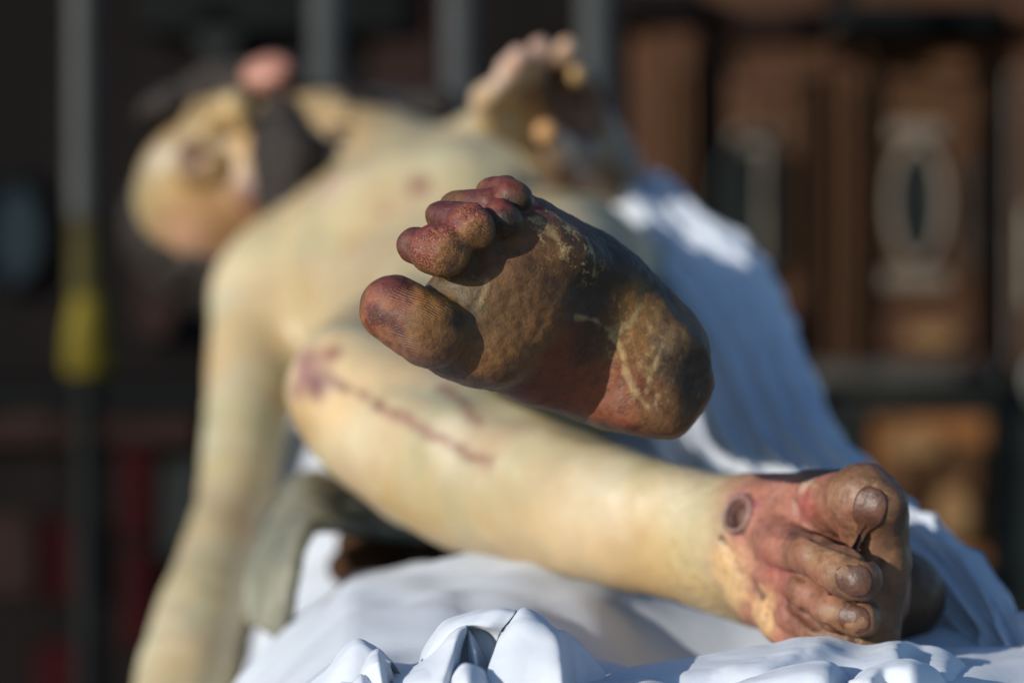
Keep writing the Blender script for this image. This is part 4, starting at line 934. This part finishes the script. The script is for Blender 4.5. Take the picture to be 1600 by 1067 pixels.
C[fl_i] = C[fl_i] * (1 - palm_shade[:, None]) + np.array((0.10, 0.045, 0.022)) * (0.6 + 0.8 * fbm(VB[fl_i], 50, 15, 3))[:, None] * palm_shade[:, None]
dabs(fl_i, bf, [
    (812, 92, .022, (0.46, 0.29, 0.22), 1, .5), (844, 82, .020, (0.46, 0.29, 0.22), 1, .5), (886, 82, .020, (0.45, 0.29, 0.19), 1, .6), (907, 120, .018, (0.40, 0.25, 0.09), 1, .5), (854, 206, .018, (0.45, 0.24, 0.09), 1, .6), (880, 242, .024, (0.48, 0.34, 0.25), 1, .5),
])
lines(fl_i, bf, [([(515, 598), (560, 612), (600, 640), (640, 655), (672, 680), (700, 688), (735, 712), (768, 722)], .0054, (0.13, 0.052, 0.036), .85), ([(690, 602), (715, 620), (735, 645), (752, 657)], .0068, (0.15, 0.055, 0.038), .85),
                 ([(600, 645), (640, 655), (700, 690)], .006, (0.36, 0.20, 0.15), .4)], 0.55, 90)
crown = (VB - HC) @ MH.T
hm = (np.linalg.norm(VB - HC, axis=1) < 0.17)
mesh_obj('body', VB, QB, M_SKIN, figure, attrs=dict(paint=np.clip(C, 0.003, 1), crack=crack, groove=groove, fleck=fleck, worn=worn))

# ---- toenails of the right foot
M_NAIL = simple('nail_horn', (0.085, 0.036, 0.021), 0.45, 0.35, 150, 0.5, 0.002)
def nail(px, py, a, b, rot, th=0.0010):
    p, n = hit(rf_n, px, py); up = np.array([math.sin(R(rot)), 0, math.cos(R(rot))]); M = frame(up, n); u = M[0]; n0 = M[1]; w_ = np.cross(u, n0)
    nr, na = 9, 40
    def onsurf(q):
        for _ in range(6):
            d = rf_n(q); g = np.stack([rf_n(q + 0.0005 * e) - rf_n(q - 0.0005 * e) for e in np.eye(3)], -1) / 0.001
            q = q - g * (d / ((g * g).sum(1) + 1e-9))[:, None]
        return q, g / np.linalg.norm(g, axis=1)[:, None]
    S = [p]; H = [th]
    for r in range(1, nr + 1):
        f = r / nr
        for k in range(na):
            t = 2 * math.pi * k / na; ct, st = math.cos(t), math.sin(t)
            rr = (abs(ct) ** 2.6 + abs(st) ** 2.6) ** (-1 / 2.6)
            S.append(p + u * a * rr * ct * min(f, 0.985) + w_ * b * rr * st * min(f, 0.985))
            H.append(th * (1 - 0.25 * f) if r < nr else -0.0006)
    q, g = onsurf(np.array(S))
    for _ in range(3):                       # a nail is stiffer than the toe under it: flatten across
        h_ = ((q - p) @ n0)
    pts = q + g * np.array(H)[:, None]
    F = [(0, 1 + k, 1 + (k + 1) % na) for k in range(na)]
    for r in range(nr - 1):
        for k in range(na):
            i0 = 1 + r * na + k; i1 = 1 + r * na + (k + 1) % na; F.append((i0, i0 + na, i1 + na, i1))
    o = mesh_obj('toenail', pts, F, M_NAIL, figure); return o
nail(1358, 800, 0.0138, 0.0090, 14)
nail(1334, 905, 0.0108, 0.0112, -10)
nail(1334, 968, 0.0082, 0.0095, -5)

# ---- hair and beard
M_HAIR = simple('painted_hair', (0.020, 0.015, 0.012), 0.55, 0.5, 60, 0.6, 0.01, spec=0.25)
hair_f = union([ell(hp(0.06, -0.045, 0), MH, (0.105, 0.085, 0.088)), cap(hp(0.03, -0.03, 0.075), hp(-0.10, -0.03, 0.085), 0.030, 0.030), cap(hp(0.03, -0.04, -0.075), hp(-0.12, -0.05, -0.08), 0.030, 0.028),
                cap(hp(-0.10, -0.03, 0.085), hp(-0.16, 0.0, 0.06), 0.030, 0.022)], 0.02)
hair_f = union([hair_f, cap(pt(270, 195, 2.70), pt(350, 158, 2.70), 0.016, 0.018), cap(pt(350, 158, 2.70), pt(440, 150, 2.66), 0.018, 0.022)], 0.015)
hair_f = sub(hair_f, ell(hp(-0.01, 0.075, 0), MH, (0.10, 0.085, 0.066)), 0.01)
beard_f = union([cap(hp(-0.105, 0.045, 0.015), hp(-0.135, 0.030, 0.012), 0.034, 0.022), cap(hp(-0.105, 0.045, -0.015), hp(-0.135, 0.030, -0.012), 0.034, 0.022),
                 cap(hp(-0.085, 0.035, 0.045), hp(-0.03, 0.0, 0.066), 0.026, 0.018), cap(hp(-0.085, 0.035, -0.045), hp(-0.03, 0.0, -0.066), 0.022, 0.016),
                 cap(hp(-0.045, 0.080, 0.018), hp(-0.072, 0.066, 0.036), 0.010, 0.012), cap(hp(-0.045, 0.080, -0.018), hp(-0.072, 0.066, -0.036), 0.010, 0.012)], 0.012)
beard_s = union([hscale(beard_f), cap(pt(440, 180, 2.56), pt(468, 250, 2.52), 0.022, 0.026), cap(pt(468, 250, 2.52), pt(462, 350, 2.50), 0.026, 0.018), cap(pt(425, 230, 2.54), pt(440, 330, 2.52), 0.024, 0.022)], 0.012)
for nm, f in (('hair', hscale(hair_f)), ('beard', beard_s)):
    Vh, Qh = polygonize(f, HC - 0.28, HC + 0.28, 0.004)
    Nh = vnormals(Vh, Qh); loc = (Vh - HC) @ MH.T
    wv = np.sin(loc[:, 2] * 420 + 6 * fbm(Vh, 25, 3, 2)) * 0.0022 + (fbm(Vh, 60, 4, 3) - 0.5) * 0.010
    mesh_obj(nm, Vh + Nh * wv[:, None], Qh, M_HAIR, figure)

# ---- carved loincloth end hanging over the edge of the bier
M_LOIN = simple('grey_green_gilding', (0.18, 0.175, 0.125), 0.5, 0.7, 16, 0.4, 0.006)
loin_rows = []
for (x_, y_, dn, df) in ((660, 800, 1.76, 1.97), (600, 800, 1.71, 1.95), (540, 795, 1.65, 1.92), (490, 790, 1.60, 1.88), (452, 812, 1.57, 1.84), (430, 860, 1.55, 1.80), (418, 920, 1.54, 1.77), (412, 985, 1.53, 1.75)):
    w_ = 0.55 if x_ > 500 else 1.0
    loin_rows.append([(x_ + ox * w_, y_ + oy * (1.5 if x_ > 470 else 0.6), dn + (df - dn) * k / 6) for k, (ox, oy) in enumerate(((34, 24), (4, 2), (28, 10), (-14, -16), (12, -4), (-22, -26), (-6, -30)))])
LG = patch(loin_rows, 60, 70); LG = LG + ((fbm(LG.reshape(-1, 3), 40, 71, 3) - 0.5) * 0.008).reshape(60, 70, 1)
lo_ = mesh_obj('loincloth', LG.reshape(-1, 3), grid_faces(60, 70), M_LOIN, figure)
lm_ = lo_.modifiers.new('thickness', 'SOLIDIFY'); lm_.thickness = 0.010; lm_.offset = 0
wedge = union([cp((540, 885, 1.86, 30), (600, 868, 1.86, 34), (700, 850, 1.88, 36)), cp((560, 850, 1.90, 36), (680, 830, 1.92, 40))], 0.02)
Vl, Ql = polygonize(wedge, [-0.18, 1.74, CAMZ - 0.24], [0.04, 2.04, CAMZ - 0.08], 0.005)
mesh_obj('wooden_base', Vl, Ql, M_BR3, figure)
